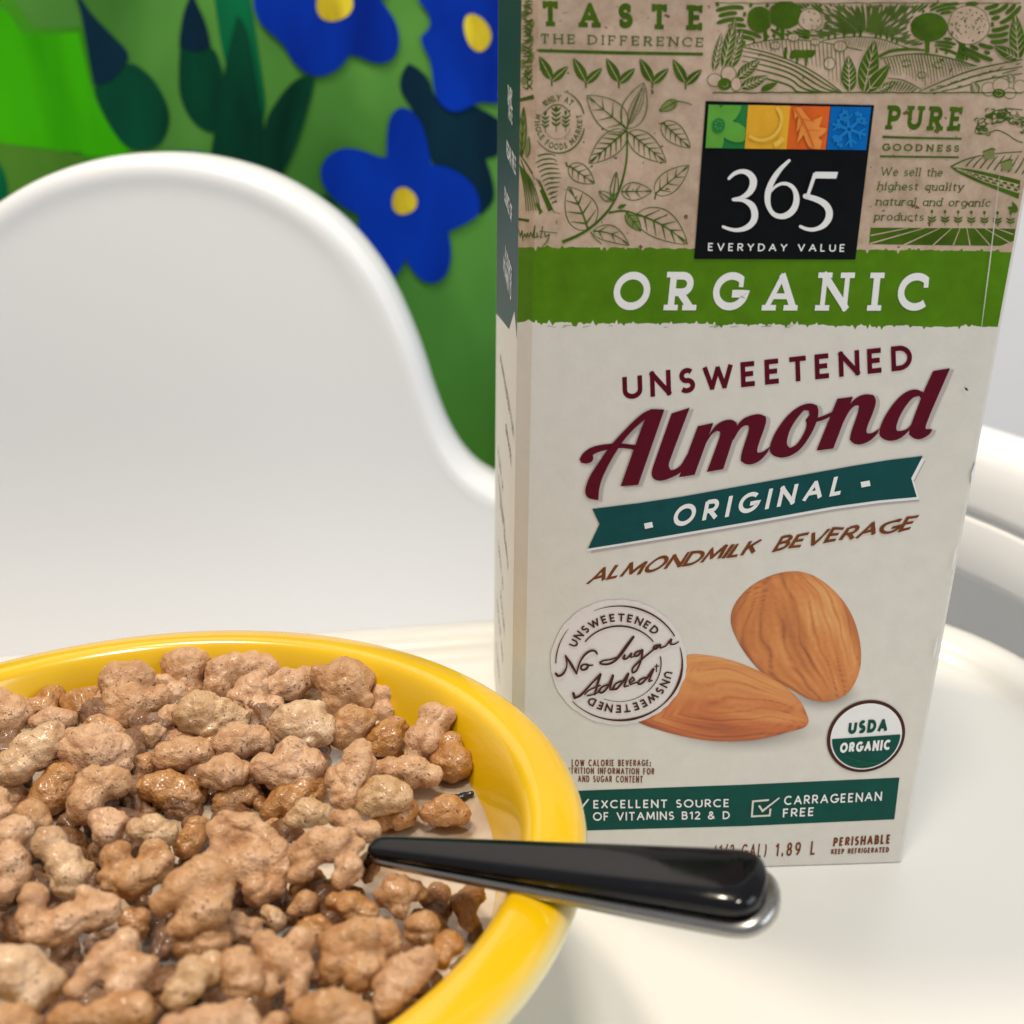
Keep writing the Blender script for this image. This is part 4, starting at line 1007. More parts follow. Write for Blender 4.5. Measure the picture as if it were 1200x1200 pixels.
# --- round stamp
d = Decal('no_sugar_stamp', 180).at(640, 680, 6.667)
d.ell(566, 636, 530, 488, 'pinkwhite', n=90, rag=.008)
for i in range(16):
    a = math.radians(190 + i * 7.5); q = random.Random(i); d.stroke([(566 + 515 * math.cos(a), 636 + 475 * math.sin(a)), (566 + 515 * math.cos(a + .05), 636 + 475 * math.sin(a + .05))], (2, 7, 2), 'cream', dz=120)
def arcs(rx, ry, a0, a1, w_): d.stroke([(570 + rx * math.cos(math.radians(a0 + (a1 - a0) * i / 40)), 642 + ry * math.sin(math.radians(a0 + (a1 - a0) * i / 40))) for i in range(41)], w_, 'darkbrown', dz=120)
arcs(490, 446, 246, 332, (3, 14, 10)); arcs(492, 446, -16, 138, (6, 22, 8, 20, 10, 6)); arcs(495, 446, 180, 217, (9, 8, 3))
arcs(325, 290, 215, 325, (10, 14, 9)); arcs(326, 300, -10, 112, (10, 5, 4))
text(d, 'UNSWEETENED', 'darkbrown', fn=circ_fn(570, 642, 362, 326, 202, 318, 66), wt=.20, track=.30, dz=120)
text(d, 'UNSWEETENED', 'darkbrown', fn=circ_fn(570, 642, 362, 326, 11, 127, 66), wt=.20, track=.30, dz=120)
for sk, w_ in (([(75, 722), (92, 744), (135, 725), (166, 655), (150, 582)], (20, 18, 10, 14)), ([(150, 582), (190, 640), (236, 722)], (12, 24, 14)), ([(236, 722), (255, 640), (300, 570), (350, 538), (385, 545), (396, 566)], (12, 14, 18, 16)),
               ([(312, 650), (284, 652), (266, 680), (284, 698), (318, 686), (330, 656), (308, 648), (322, 662), (362, 656)], (14, 16, 12)),
               ([(680, 436), (640, 490), (590, 560), (540, 622), (490, 650), (440, 650), (415, 640), (440, 620), (500, 614), (548, 596)], (20, 26, 18, 14, 12)), ([(612, 580), (598, 608), (630, 608), (668, 560), (655, 596), (680, 590)], (18, 14, 12)),
               ([(748, 540), (700, 552), (684, 582), (712, 590), (752, 532), (744, 610), (705, 705), (672, 718), (668, 682), (720, 630), (800, 565), (880, 500)], (14, 18, 14, 16, 12)), ([(880, 498), (842, 504), (834, 532), (862, 528), (892, 492), (886, 524), (930, 508)], (14, 16, 12)), ([(930, 508), (978, 450), (966, 492), (1000, 494), (1032, 474)], (12, 18, 14, 10)),
               ([(212, 876), (222, 910), (268, 896), (340, 812), (422, 728)], (22, 18, 14, 18)), ([(422, 728), (400, 800), (378, 884)], (22, 18, 16)), ([(300, 884), (330, 850), (420, 812)], (12, 12, 12)), ([(320, 894), (378, 882), (410, 866)], (12, 10)),
               ([(482, 806), (432, 824), (408, 862), (436, 876), (482, 826), (520, 738)], (14, 16, 16, 20)), ([(520, 738), (494, 846), (530, 846)], (20, 16, 12)),
               ([(586, 780), (540, 800), (520, 838), (546, 850), (590, 798), (640, 724)], (14, 16, 16, 20)), ([(640, 724), (606, 826), (640, 818)], (20, 16, 12)),
               ([(650, 796), (692, 770), (672, 752), (644, 782), (656, 808), (706, 790)], (12, 14, 12)),
               ([(772, 752), (730, 768), (712, 802), (744, 806), (790, 750), (836, 688)], (14, 16, 16, 20)), ([(836, 688), (798, 784), (826, 776)], (20, 16, 12))):
    d.stroke(sk, w_, 'darkbrown', sm=2, dz=200, round_=True)
d.stroke([(862, 648), (860, 712)], 9, 'darkbrown', dz=120); d.stroke([(844, 670), (880, 664)], 9, 'darkbrown', dz=120)
d.build()

# --- round organic seal
d = Decal('organic_seal', 180).at(940, 800, 5.457)
def ep(r, a, rot=-.5): x, y = 258 * r * math.cos(a), 222 * r * math.sin(a); return (407 + x * math.cos(rot) - y * math.sin(rot), 339 + x * math.sin(rot) + y * math.cos(rot))
ring = [k * math.tau / 64 for k in range(64)]
d.poly([ep(1, a) for a in ring], 'darkbrown'); d.poly([ep(.915, a) for a in ring], 'white_ink', dz=100)
line_y = lambda x: 355 - (x - 190) * .070
low = [ep(.875, a) for a in ring]; keep = [p for p in low if p[1] > line_y(p[0])]
keep.sort(key=lambda p: math.atan2(p[1] - 345, p[0] - 407)); d.poly([(keep[-1][0], line_y(keep[-1][0]))] + [(keep[0][0], line_y(keep[0][0]))] + keep, 'darkgreen', dz=200)
text(d, 'USDA', 'darkgreen', ((288, 324), (538, 306), (546, 222), (296, 241)), wt=.27, track=.16, narrow=.78, dz=200, ital=.03)
text(d, 'ORGANIC', Wm, ((234, 442), (556, 420), (563, 354), (240, 376)), wt=.26, track=.16, narrow=.72, dz=320, ital=.04)
for a in range(4): d.stroke([(220 + a * 30, 440 + a * 28), (300 + a * 40, 470 + a * 14), (420 + a * 40, 520 - a * 8)], (1, 2, 1), 'mgreen', sm=1, dz=300)
d.build()

# --- claims band and small print
d = Decal('claims_band', 60)
d.poly([(655, 927.5), (690, 926), (870, 919.5), (1054, 911), (1048, 960), (870, 968), (690, 973), (655, 974)], 'darkgreen')
d.at(640, 860, 3.75)
text(d, 'EXCELLENT SOURCE', Wm, ((207, 326), (804, 319), (804, 283), (207, 289)), wt=.17, track=.24, dz=120)
text(d, 'OF VITAMINS B12 & D', Wm, ((205, 379), (806, 372), (806, 337), (205, 341)), wt=.17, track=.22, dz=120)
d.stroke([(118, 306), (146, 334), (186, 284)], (8, 9, 6), Wm, dz=120)
d.stroke([(978, 288), (908, 294), (903, 360), (981, 356), (985, 326)], 8, 'cream', dz=120); d.stroke([(934, 312), (950, 336), (1024, 278)], (9, 9, 6), 'cream', dz=140)
d.at(560, 640, 2.143)
text(d, 'CARRAGEENAN', Wm, ((768, 649), (1013, 638), (1015, 615), (769, 626)), wt=.17, track=.24, dz=120)
text(d, 'FREE', Wm, ((765, 680), (843, 676), (845, 654), (766, 658)), wt=.17, track=.24, dz=120)
d.build()
d = Decal('calorie_note', 60).at(640, 860, 3.75)
kw = dict(wt=.17, track=.17, narrow=.55)
text(d, 'LOW CALORIE BEVERAGE;', 'brown', ((112, 143), (460, 140), (461, 113), (112, 112)), **kw)
text(d, 'NUTRITION INFORMATION FOR', 'brown', ((72, 174), (475, 178), (476, 150), (72, 146)), **kw)
text(d, 'AND SUGAR CONTENT', 'brown', ((140, 211), (424, 214), (425, 184), (140, 182)), **kw)
d.build(); d = Decal('volume_print', 60).at(640, 860, 3.75)
kw = dict(wt=.14, track=.24, narrow=.62)
text(d, '(1/2 GAL)', 'brown', ((735, 546), (965, 541), (972, 481), (742, 487)), **kw)
text(d, '1.89 L', 'brown', ((1004, 539), (1182, 530), (1188, 470), (1010, 480)), **kw)
d.build(); d = Decal('storage_note', 60).at(940, 800, 5.457)
text(d, 'PERISHABLE', 'brown', ((196, 1046), (562, 1029), (568, 968), (203, 990)), wt=.22, track=.18, narrow=.58)
text(d, 'KEEP REFRIGERATED', 'brown', ((184, 1096), (553, 1084), (557, 1049), (187, 1062)), wt=.24, track=.17, narrow=.62)
d.build()

# --- left side panel: green label and small text seen edge-on
def side(dep, z, lift): return cpt(-B1 + (dep - B2) * (-.0024 + B1) / (DEP - .003 - B2), dep, z) + NL * lift
def zat(px, py, dep): return at_plane(px, py, cpt(0, dep, 0), D_).z
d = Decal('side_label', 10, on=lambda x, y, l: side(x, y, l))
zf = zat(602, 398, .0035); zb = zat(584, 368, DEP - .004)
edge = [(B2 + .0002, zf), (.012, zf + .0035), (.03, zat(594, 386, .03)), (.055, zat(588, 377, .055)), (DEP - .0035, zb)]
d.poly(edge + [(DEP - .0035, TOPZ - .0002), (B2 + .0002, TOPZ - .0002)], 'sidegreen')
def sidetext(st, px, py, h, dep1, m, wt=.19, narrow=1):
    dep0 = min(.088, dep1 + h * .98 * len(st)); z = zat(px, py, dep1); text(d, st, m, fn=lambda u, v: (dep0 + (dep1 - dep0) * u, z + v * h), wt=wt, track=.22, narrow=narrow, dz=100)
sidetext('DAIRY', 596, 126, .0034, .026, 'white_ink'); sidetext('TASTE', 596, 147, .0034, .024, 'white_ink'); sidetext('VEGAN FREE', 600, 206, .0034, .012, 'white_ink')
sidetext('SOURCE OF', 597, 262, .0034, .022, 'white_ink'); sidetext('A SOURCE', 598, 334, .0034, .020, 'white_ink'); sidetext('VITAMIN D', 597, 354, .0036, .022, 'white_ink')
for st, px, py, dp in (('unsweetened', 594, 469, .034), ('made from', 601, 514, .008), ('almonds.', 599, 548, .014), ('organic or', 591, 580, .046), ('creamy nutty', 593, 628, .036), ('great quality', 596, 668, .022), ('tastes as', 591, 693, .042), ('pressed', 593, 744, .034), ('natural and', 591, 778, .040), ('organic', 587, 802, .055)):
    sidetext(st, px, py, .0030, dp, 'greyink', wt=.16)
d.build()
# scuffed crease down the right of the panel, a few flecks
d = Decal('fold_crease', 420)
d.stroke([(1170, 205), (1164, 262), (1159, 306), (1154, 345), (1149, 384)], (.3, .9, 1.6, 1.3, .6), 'crease')
d.poly([(1129, 453), (1132, 454), (1134, 457), (1131, 457)], 'black')
for (x, y) in ((1141, 540), (1120, 640), (1098, 745)): d.stroke([(x, y), (x - 2.5, y + 14), (x - 5, y + 26)], (.6, 2.4, .6), 'white_ink', sm=1)
d.build()
# ------------------------------------------------------------------ bowl (tips a few degrees towards the viewer)
BC = Vector((-.0674, .1613, .0578)); TX, TY = .0266, -.0870
bnrm = Vector((-TX, -TY, 1)).normalized(); bxx = (Vector((1, 0, TX)) - bnrm * Vector((1, 0, TX)).dot(bnrm)).normalized(); byy = bnrm.cross(bxx)
def bw(x, y, z): return BC + bxx * x + byy * y + bnrm * z
glz = mat('yellow_glaze', (.80, .47, .004), .22, .6, spec=.5)
nd = N(glz); vc = nd.new('ShaderNodeVertexColor', layer_name='glaze')
sp = nd.new('ShaderNodeSeparateColor'); nd.t.links.new(vc.outputs[0], sp.inputs[0])
yel = nd.ramp(nd.noise(18, 3, .6), [(.3, (.72, .430, .001)), (.7, (.77, .485, .003))])
nd.color(nd.mix(sp.outputs[0], (.80, .70, .33), yel)); nd.b.inputs['Coat Roughness'].default_value = .08  # pale outside: reflection of tray and window painted into the yellow glaze
pr = [(0, -.0480, 1), (.020, -.0475, 1), (.036, -.0452, 1), (.048, -.0395, 1), (.0565, -.0310, 1), (.0625, -.0205, 1), (.0658, -.0120, 1), (.0680, -.0055, 1), (.0692, -.0020, 1), (.0702, .0000, 1), (.0712, .0011, 1), (.0724, .0016, 1), (.0745, .0016, 1), (.0770, .0013, 1), (.0788, .0008, 1), (.0798, .0002, .85), (.0806, -.0006, .45), (.0811, -.0016, .12), (.0812, -.0027, 0), (.0808, -.0037, 0), (.0798, -.0044, 0), (.0780, -.0049, 0), (.0752, -.0058, 0), (.0725, -.0085, 0), (.0708, -.0130, 0), (.0680, -.0220, 0), (.0620, -.0340, 0), (.0530, -.0440, 0), (.0420, -.0500, 0), (.0400, -.0525, 0), (.0390, -.0535, 0), (.0360, -.0535, 0), (.0350, -.0515, 0), (0, -.0510, 0)]
NS = 160; V = []; Fc = []; gc = []
for r, z, q in pr:
    for i in range(NS):
        a = i * math.tau / NS; V.append(bw(r * math.cos(a), r * math.sin(a), z)); gc.append(q)
for j in range(len(pr) - 1):
    for i in range(NS):
        i2 = (i + 1) % NS; Fc.append((j * NS + i, j * NS + i2, (j + 1) * NS + i2, (j + 1) * NS + i))
me = mesh('cereal_bowl', V, Fc)
bm = bmesh.new(); bm.from_mesh(me); bmesh.ops.remove_doubles(bm, verts=bm.verts, dist=1e-7); bmesh.ops.recalc_face_normals(bm, faces=bm.faces)
bm.to_mesh(me); bm.free()
at_ = me.color_attributes.new('glaze', 'FLOAT_COLOR', 'POINT')
for i, v in enumerate(me.vertices):
    L = v.co - BC; z = L.dot(bnrm); r = (L - bnrm * z).length
    b = min(pr, key=lambda p: (p[0] - r) ** 2 + (p[1] - z) ** 2); at_.data[i].color = (b[2], b[2], b[2], 1)
bowl = link('cereal_bowl', me, glz); md = bowl.modifiers.new('s', 'SUBSURF'); md.levels = 1; md.render_levels = 1
tag(bowl, 'round yellow bowl with outside coloured pale like a reflection, filled with cereal and milk on the tray', 'bowl')

# milk
MZ = .0455
mk = mat('milk', (.80, .71, .60), .12, .3, sss=.5, sss_r=(.004,)); nd = N(mk); nd.bump(nd.noise(90, 3), .15, .001)
nd.color(nd.ramp(nd.noise(55, 3), [(.35, (.38, .26, .16)), (.65, (.74, .64, .51))]))
inner = [p for p in pr[:12]]
def wall_r(a):
    lo_, best = None, .06
    for (r0, z0, _), (r1, z1, _) in zip(inner, inner[1:]):
        w0 = bw(r0 * math.cos(a), r0 * math.sin(a), z0).z; w1 = bw(r1 * math.cos(a), r1 * math.sin(a), z1).z
        if (w0 - MZ) * (w1 - MZ) <= 0 and r1 > .03:
            t = (MZ - w0) / (w1 - w0); return r0 + (r1 - r0) * t, z0 + (z1 - z0) * t
    return .066, -.01
V = [None]; Fc = []; nr_ = 14; na = 96
ctr = bw(0, 0, 0); V[0] = Vector((ctr.x, ctr.y, MZ))
edge = []
for i in range(na):
    r, z = wall_r(i * math.tau / na); p = bw((r + .0003) * math.cos(i * math.tau / na), (r + .0003) * math.sin(i * math.tau / na), z); edge.append(p)
for k in range(1, nr_ + 1):
    for i in range(na):
        t = k / nr_; p = edge[i]; men = .0005 * max(0, (t - .93) / .07) ** 2
        V.append(Vector((V[0].x + (p.x - V[0].x) * t, V[0].y + (p.y - V[0].y) * t, MZ + men)))
for i in range(na): Fc.append((0, 1 + i, 1 + (i + 1) % na))
for k in range(nr_ - 1):
    for i in range(na):
        a = 1 + k * na + i; b = 1 + k * na + (i + 1) % na; Fc.append((a, a + na, b + na, b))
milk = link('milk', fixn(mesh('milk', V, Fc)), mk); tag(milk, 'pale milk lying in the yellow bowl around the cereal', 'milk')

# ------------------------------------------------------------------ cereal pieces, one object each
def cereal_mat(name, tone, wet):
    m = mat(name, tone, .5 - .28 * wet, .1 + .5 * wet, sss=.06, sss_r=(.0012,)); n = N(m); n.b.inputs['Coat Roughness'].default_value = .12
    oi = n.new('ShaderNodeObjectInfo')
    def sc(k): return tuple(min(1, c * k) for c in tone)
    pale = tuple(min(1, c * 1.08 + q) for c, q in zip(tone, (.12, .13, .125)))
    dark = (tone[0] * .66, tone[1] * .50, tone[2] * .36)
    base = n.ramp(n.noise(190, 4, .6), [(.28, dark), (.50, tone), (.74, pale)])
    hs = n.new('ShaderNodeHueSaturation'); mr = n.new('ShaderNodeMapRange'); mr.inputs[3].default_value = .90; mr.inputs[4].default_value = 1.14
    n.t.links.new(oi.outputs['Random'], mr.inputs[0]); n.t.links.new(mr.outputs[0], hs.inputs['Value'])
    mr2 = n.new('ShaderNodeMapRange'); mr2.inputs[3].default_value = 1.08; mr2.inputs[4].default_value = .90
    n.t.links.new(oi.outputs['Random'], mr2.inputs[0]); n.t.links.new(mr2.outputs[0], hs.inputs['Saturation'])
    n.t.links.new(base, hs.inputs['Color'])
    speck = n.ramp(n.noise(1500, 2, .55), [(.600, g(0)), (.66, g(1))])
    area_ = n.ramp(n.noise(240, 2), [(.36, g(.2)), (.62, g(.95))])
    mm = n.new('ShaderNodeMath', operation='MULTIPLY'); n.t.links.new(speck, mm.inputs[0]); n.t.links.new(area_, mm.inputs[1])
    n.color(n.mix(mm.outputs[0], hs.outputs[0], (.13, .045, .016)))
    r = n.ramp(n.noise(170, 2), [(.40, g(.70 - .50 * wet)), (.64, g(.40 - .28 * wet))]); n.rough(r)
    h = n.new('ShaderNodeMath', operation='ADD'); n.t.links.new(n.noise(700, 4, .6), h.inputs[0]); n.t.links.new(n.noise(2200, 2), h.inputs[1])
    n.bump(h.outputs[0], .55, .0006); return m
C_DRY = cereal_mat('cinnamon_crust', (.545, .305, .150), .10)
C_WET = cereal_mat('soaked_crust', (.47, .225, .072), .6)
C_GAPSHADE = cereal_mat('under_crust_shade', (.20, .088, .032), .5)  # soaked crust, darkened further to paint in the shade of the gaps
C_PALE = cereal_mat('pale_crust', (.59, .375, .20), .35)
CM = {'d': C_DRY, 'w': C_WET, 'p': C_PALE}
dg = None
def blob_mesh(lobes, seed, voxel=.00042):
    """lobes: (centre, radius) spheres grown together into one puffed piece"""
    bm = bmesh.new()
    for k, (c, r) in enumerate(lobes):
        q = random.Random(seed * 31 + k)
        mtx = Matrix.Translation(c) @ Matrix.Rotation(q.uniform(0, 3), 4, 'Z') @ Matrix.Diagonal((q.uniform(.94, 1.08), q.uniform(.92, 1.06), q.uniform(.90, 1.0), 1))
        bmesh.ops.create_icosphere(bm, subdivisions=2, radius=r, matrix=mtx)
    # bridges between neighbouring lobes
    me = bpy.data.meshes.new('t'); bm.to_mesh(me); bm.free()
    o = bpy.data.objects.new('t', me); COL.objects.link(o)
    md = o.modifiers.new('r', 'REMESH'); md.mode = 'VOXEL'; md.voxel_size = voxel
    ms = o.modifiers.new('s', 'SMOOTH'); ms.factor = .5; ms.iterations = 5
    bpy.context.view_layer.update()
    dgx = bpy.context.evaluated_depsgraph_get(); ev = o.evaluated_get(dgx)
    nm = bpy.data.meshes.new_from_object(ev)
    bpy.data.objects.remove(o); bpy.data.meshes.remove(me)
    off = Vector((seed * 3.17, seed * 1.3, 0))
    co = []
    for v in nm.vertices:
        p = v.co; n_ = v.normal
        d_ = noise.noise(p * 260 + off) * .00052 + noise.noise(p * 620 + off) * .00028 + noise.noise(p * 1400 + off) * .00019
        d_ -= .00045 * max(0, .18 - abs(noise.noise(p * 190 + off * 1.7))) / .18 * (1 if seed % 3 else .4)
        co += list(p + n_ * d_)
    nm.vertices.foreach_set('co', co); nm.update()
    return nm
def surf_z(x, y):
    # height of the rim plane at x, y
    return BC.z + TX * (x - BC.x) + TY * (y - BC.y)
CR = {'A': (0, 720), 'B': (0, 960), 'C': (250, 720), 'D': (250, 960)}
GRP = 'cereal pieces heaped in the yellow bowl'
protos = []
def piece(crop, dz, kind, label, lobes, thick=1.0):
    """lobes in enlarged-photo coordinates; dz = height of the piece relative to the rim plane (mm)"""
    ox, oy = CR[crop]
    cx = sum(l[0] for l in lobes) / len(lobes); cy = sum(l[1] for l in lobes) / len(lobes)
    px, py = ox + cx / 4, oy + cy / 4
    z = .052; P = None
    for _ in range(6):
        P = at_z(px, py, z); z = surf_z(P.x, P.y) + dz * .001
    z = max(z, MZ + (.0016 if dz > -10 else -.0008)); P = at_z(px, py, z); dep = (P - CP).dot(FW)
    vd = (CP - P).normalized(); nrm = (vd + Vector((0, 0, 1)) * .75).normalized()
    sd = len(protos) * 7 + 3; q = random.Random(sd)
    L = []
    for (x, y, r) in lobes:
        p = at_plane(ox + x / 4, oy + y / 4, P, nrm); rr_ = r / 4 / FPX * (p - CP).dot(FW)
        L.append((p - P + nrm * q.uniform(-.12, .12) * rr_, rr_ * (1.25 if crop in 'AC' else 1.07)))
    me = blob_mesh(L, sd); me.name = 'cereal_piece'
    o = bpy.data.objects.new('cereal_piece', me); COL.objects.link(o); me.materials.append(CM[kind])
    me.polygons.foreach_set('use_smooth', [True] * len(me.polygons))
    o.location = P; tag(o, label, 'cereal', GRP); protos.append(o); return o
piece('A', -6, 'd', 'tan cereal puff cut by the left frame edge, just under the far rim', [(40, 475, 95), (-10, 440, 85), (118, 452, 55)])
piece('A', -9, 'w', 'small soaked cereal piece touching the inner wall at far left', [(240, 388, 56), (195, 405, 42), (290, 400, 34)])
piece('A', -9, 'w', 'soaked cereal piece against the far wall left of the upright bunny', [(372, 422, 70), (425, 402, 52), (350, 470, 50)])
piece('A', -4, 'd', 'upright bunny shaped cereal with a square head near the far rim', [(560, 305, 80), (630, 300, 72), (590, 425, 100), (560, 470, 70), (620, 490, 66), (715, 405, 55), (755, 380, 45), (690, 435, 45)])
piece('A', -7, 'd', 'slim cereal piece behind the upright bunny on its left side', [(455, 430, 52), (425, 482, 42), (490, 400, 40)])
piece('A', -7, 'd', 'lumpy two part cereal piece right behind the upright bunny', [(705, 320, 44), (770, 335, 50), (822, 370, 55)])
piece('A', -4, 'd', 'rounded cereal with a small foot, topmost under the far rim', [(870, 250, 84), (812, 222, 48), (935, 222, 55), (905, 345, 40), (860, 310, 60)])
piece('A', -4, 'p', 'long pale crocodile shaped cereal with a small foot below the far rim', [(930, 465, 90), (1050, 480, 82), (868, 468, 60), (1115, 492, 52), (975, 545, 52)])
piece('A', -6, 'd', 'short cereal piece tucked under the left end of the pale crocodile one', [(692, 575, 56), (740, 540, 50), (800, 488, 54)])
piece('A', -4, 'd', 'flat oval speckled cereal below the pale crocodile piece', [(850, 652, 74), (778, 662, 60), (930, 642, 62)])
piece('A', -1, 'p', 'large long oval cereal with a grey milky crack at left', [(150, 640, 90), (72, 712, 78), (235, 592, 80), (55, 745, 55)])
piece('A', -6, 'd', 'bumpy cereal piece behind the large cracked oval', [(250, 492, 56), (310, 492, 46), (190, 502, 44)])
piece('A', -9, 'w', 'dark wet cereal low behind the bumpy piece at far left', [(225, 440, 50), (160, 432, 42)])
piece('A', -2, 'd', 'chunky block shaped cereal right of the large cracked oval', [(440, 635, 108), (355, 620, 82), (540, 640, 78), (400, 690, 70), (570, 690, 52)])
piece('A', -6, 'w', 'knobbly cereal piece between the block and the upright bunny', [(520, 555, 55), (450, 520, 50), (588, 590, 38)])
piece('A', -6, 'w', 'glossy soaked cereal with a greenish grey patch below the cracked oval', [(300, 770, 76), (240, 850, 85), (205, 862, 60), (350, 762, 42)])
piece('A', -3, 'd', 'smooth rounded cereal below the block shaped one', [(450, 800, 78), (530, 782, 72), (400, 875, 80), (385, 920, 60)])
piece('A', -8, 'w', 'pale soggy cereal lying in the milk pool at the centre', [(695, 815, 60), (780, 822, 80), (870, 842, 80), (915, 852, 50)])
piece('A', -9, 'w', 'wet amber cereal behind the soggy one in the milk pool', [(690, 715, 56), (640, 738, 50)])
piece('A', -4, 'd', 'oblong cereal right of the flat oval, above the milk pool', [(1050, 735, 72), (985, 742, 55), (1118, 742, 55)])
piece('C', -4, 'd', 'round cereal with two bumps under the pale crocodile tail', [(112, 598, 82), (62, 620, 60), (212, 590, 66)])
piece('A', -3, 'd', 'narrow cereal sliver at the left frame edge', [(-10, 870, 52), (5, 935, 48)])
piece('A', -1, 'd', 'small round cereal knob at left below the greenish soaked one', [(140, 945, 68), (190, 975, 45)])
piece('A', -9, 'w', 'bright orange soaked cereal in the milk pool', [(1100, 852, 60), (1162, 840, 58), (1060, 875, 50)])
piece('C', -4, 'd', 'arched cereal with two drooping ends, second from the far rim', [(40, 275, 72), (110, 250, 66), (180, 240, 60), (245, 242, 58), (292, 258, 36), (20, 330, 60)])
piece('C', -5, 'd', 'forked kangaroo shaped cereal below the arched one', [(180, 355, 66), (122, 400, 56), (205, 455, 68), (290, 430, 42), (205, 305, 42), (228, 505, 50)])
piece('C', -4, 'd', 'oval speckled cereal leaning between fork and ball at the far side', [(350, 330, 70), (285, 350, 52), (420, 302, 52)])
piece('C', -3, 'd', 'big ball like speckled cereal at the far right under the rim', [(620, 325, 108), (545, 300, 62), (690, 310, 62), (572, 420, 52), (700, 400, 44), (500, 280, 44)])
piece('C', -7, 'd', 'cereal half behind the big ball, leaning on the yellow wall', [(810, 390, 66), (800, 455, 62), (850, 405, 42)])
piece('C', -2, 'p', 'turtle shaped pale cereal with knobbed right edge', [(400, 510, 100), (320, 520, 62), (485, 540, 74), (440, 595, 50), (480, 445, 42), (530, 500, 34)])
piece('C', -4, 'd', 'plain oval cereal right of the turtle shaped one', [(650, 512, 76), (600, 560, 60), (700, 490, 56)])
piece('C', -7, 'w', 'amber cereal standing in milk left of the upright curl', [(820, 582, 78), (860, 540, 55), (772, 612, 58), (850, 645, 42)])
piece('C', -4, 'd', 'upright curled cereal with a hooked head at the right side', [(1040, 490, 68), (980, 600, 76), (1095, 472, 42), (950, 655, 52), (1015, 545, 66)])
piece('C', -7, 'w', 'rightmost amber cereal with a knob, sitting in the milk edge', [(1110, 612, 52), (1120, 700, 80), (1070, 690, 52), (1168, 720, 50)])
piece('C', -4, 'd', 'three lobed clover shaped cereal near the middle', [(240, 720, 60), (370, 660, 70), (330, 742, 80), (450, 712, 70), (440, 765, 56)])
piece('C', -3, 'd', 'long dog bone shaped cereal with a big upper knob', [(680, 690, 74), (652, 780, 66), (622, 860, 66), (590, 762, 58), (668, 845, 52), (690, 640, 50)])
piece('C', -6, 'd', 'wide arched cereal right of the dog bone one', [(830, 732, 60), (930, 732, 70), (1012, 762, 50), (782, 722, 42)])
piece('C', -5, 'p', 'wrinkled pale cereal in front of the wide arched one', [(800, 842, 84), (742, 872, 62), (862, 852, 62), (722, 902, 46)])
piece('C', -8, 'w', 'broad soaked brown cereal below the clover shaped one', [(430, 832, 78), (350, 882, 78), (282, 915, 52), (480, 802, 52)])
piece('C', -9, 'w', 'soaked cereal awash in milk by the dark crumb', [(1090, 922, 72), (1150, 932, 50), (1022, 930, 52)])
piece('C', -9, 'w', 'half sunk cereal above the spoon neck', [(880, 932, 70), (805, 950, 52)])
piece('C', -4, 'p', 'pale knob of cereal left of the spoon neck', [(440, 932, 62), (500, 932, 50), (375, 955, 42)])
piece('D', -1, 'd', 'horn shaped cereal lying on the tip of the spoon handle', [(640, 22, 60), (735, 52, 54), (575, 0, 42), (715, 88, 28)])
piece('D', -1, 'd', 'large spiral cereal with a curled ear at the centre', [(20, 60, 62), (60, 20, 60), (150, 35, 70), (232, 90, 80), (282, 168, 92), (180, 210, 98), (100, 232, 90), (330, 232, 68), (212, 342, 78), (288, 322, 52), (120, 80, 46), (15, 165, 62)])
piece('D', 0, 'd', 'dog shaped cereal with a drooping leg under the horn shaped one', [(500, 130, 90), (420, 160, 78), (600, 110, 88), (668, 122, 50), (640, 230, 72), (610, 275, 62), (430, 242, 58), (385, 262, 40)])
piece('D', -5, 'd', 'small round cereal in the shade below the dog shaped one', [(430, 392, 64), (380, 420, 40)])
piece('D', -5, 'p', 'small pinkish cereal knob below the spiral one', [(290, 460, 52), (250, 440, 40)])
piece('B', -4, 'd', 'lumpy cereal below the spiral and right of the skull shaped one', [(1100, 492, 66), (1040, 540, 50), (1180, 520, 56)])
piece('B', 0, 'd', 'tall hourglass shaped cereal at the left edge', [(60, 62, 80), (50, 200, 88), (82, 262, 70), (22, 330, 60), (112, 52, 50)])
piece('B', 0, 'p', 'long creamy barrel shaped cereal leaning at left', [(290, 200, 95), (230, 110, 76), (330, 280, 86), (350, 330, 60), (402, 232, 44)])
piece('B', 1, 'd', 'heart shaped cereal with a deep notch on top', [(540, 180, 74), (720, 160, 68), (622, 282, 98), (532, 270, 70), (702, 250, 72), (565, 140, 48), (770, 190, 56)])
piece('B', -2, 'd', 'stubby cereal above the notch of the heart shaped one', [(510, 72, 72), (490, 0, 70), (560, 12, 52)])
piece('B', -2, 'p', 'pinkish rounded cereal above the right lobe of the heart', [(720, 50, 78), (652, 52, 56), (782, 70, 60)])
piece('B', -7, 'w', 'orange soaked cereal wedged right of the pinkish rounded one', [(890, 100, 74), (862, 130, 60), (920, 40, 60)])
piece('B', 3, 'd', 'large skull shaped cereal with a pointed chin at the centre front', [(960, 262, 108), (862, 330, 98), (940, 420, 108), (1030, 282, 80), (762, 392, 58), (805, 520, 40), (1010, 420, 78), (872, 500, 68), (1020, 350, 70)])
piece('B', 3, 'd', 'boot shaped cereal with a pointed toe left of the skull', [(160, 370, 70), (140, 470, 70), (152, 552, 52), (300, 492, 94), (430, 430, 94), (500, 420, 74), (232, 540, 66), (392, 352, 42)])
piece('B', -5, 'w', 'small shiny amber ball behind the toe of the boot', [(630, 472, 68), (640, 520, 50)])
piece('B', 4, 'p', 'large smooth oval cereal at the lower left edge', [(80, 720, 128), (180, 772, 108), (-20, 700, 110), (240, 752, 68), (150, 850, 70)])
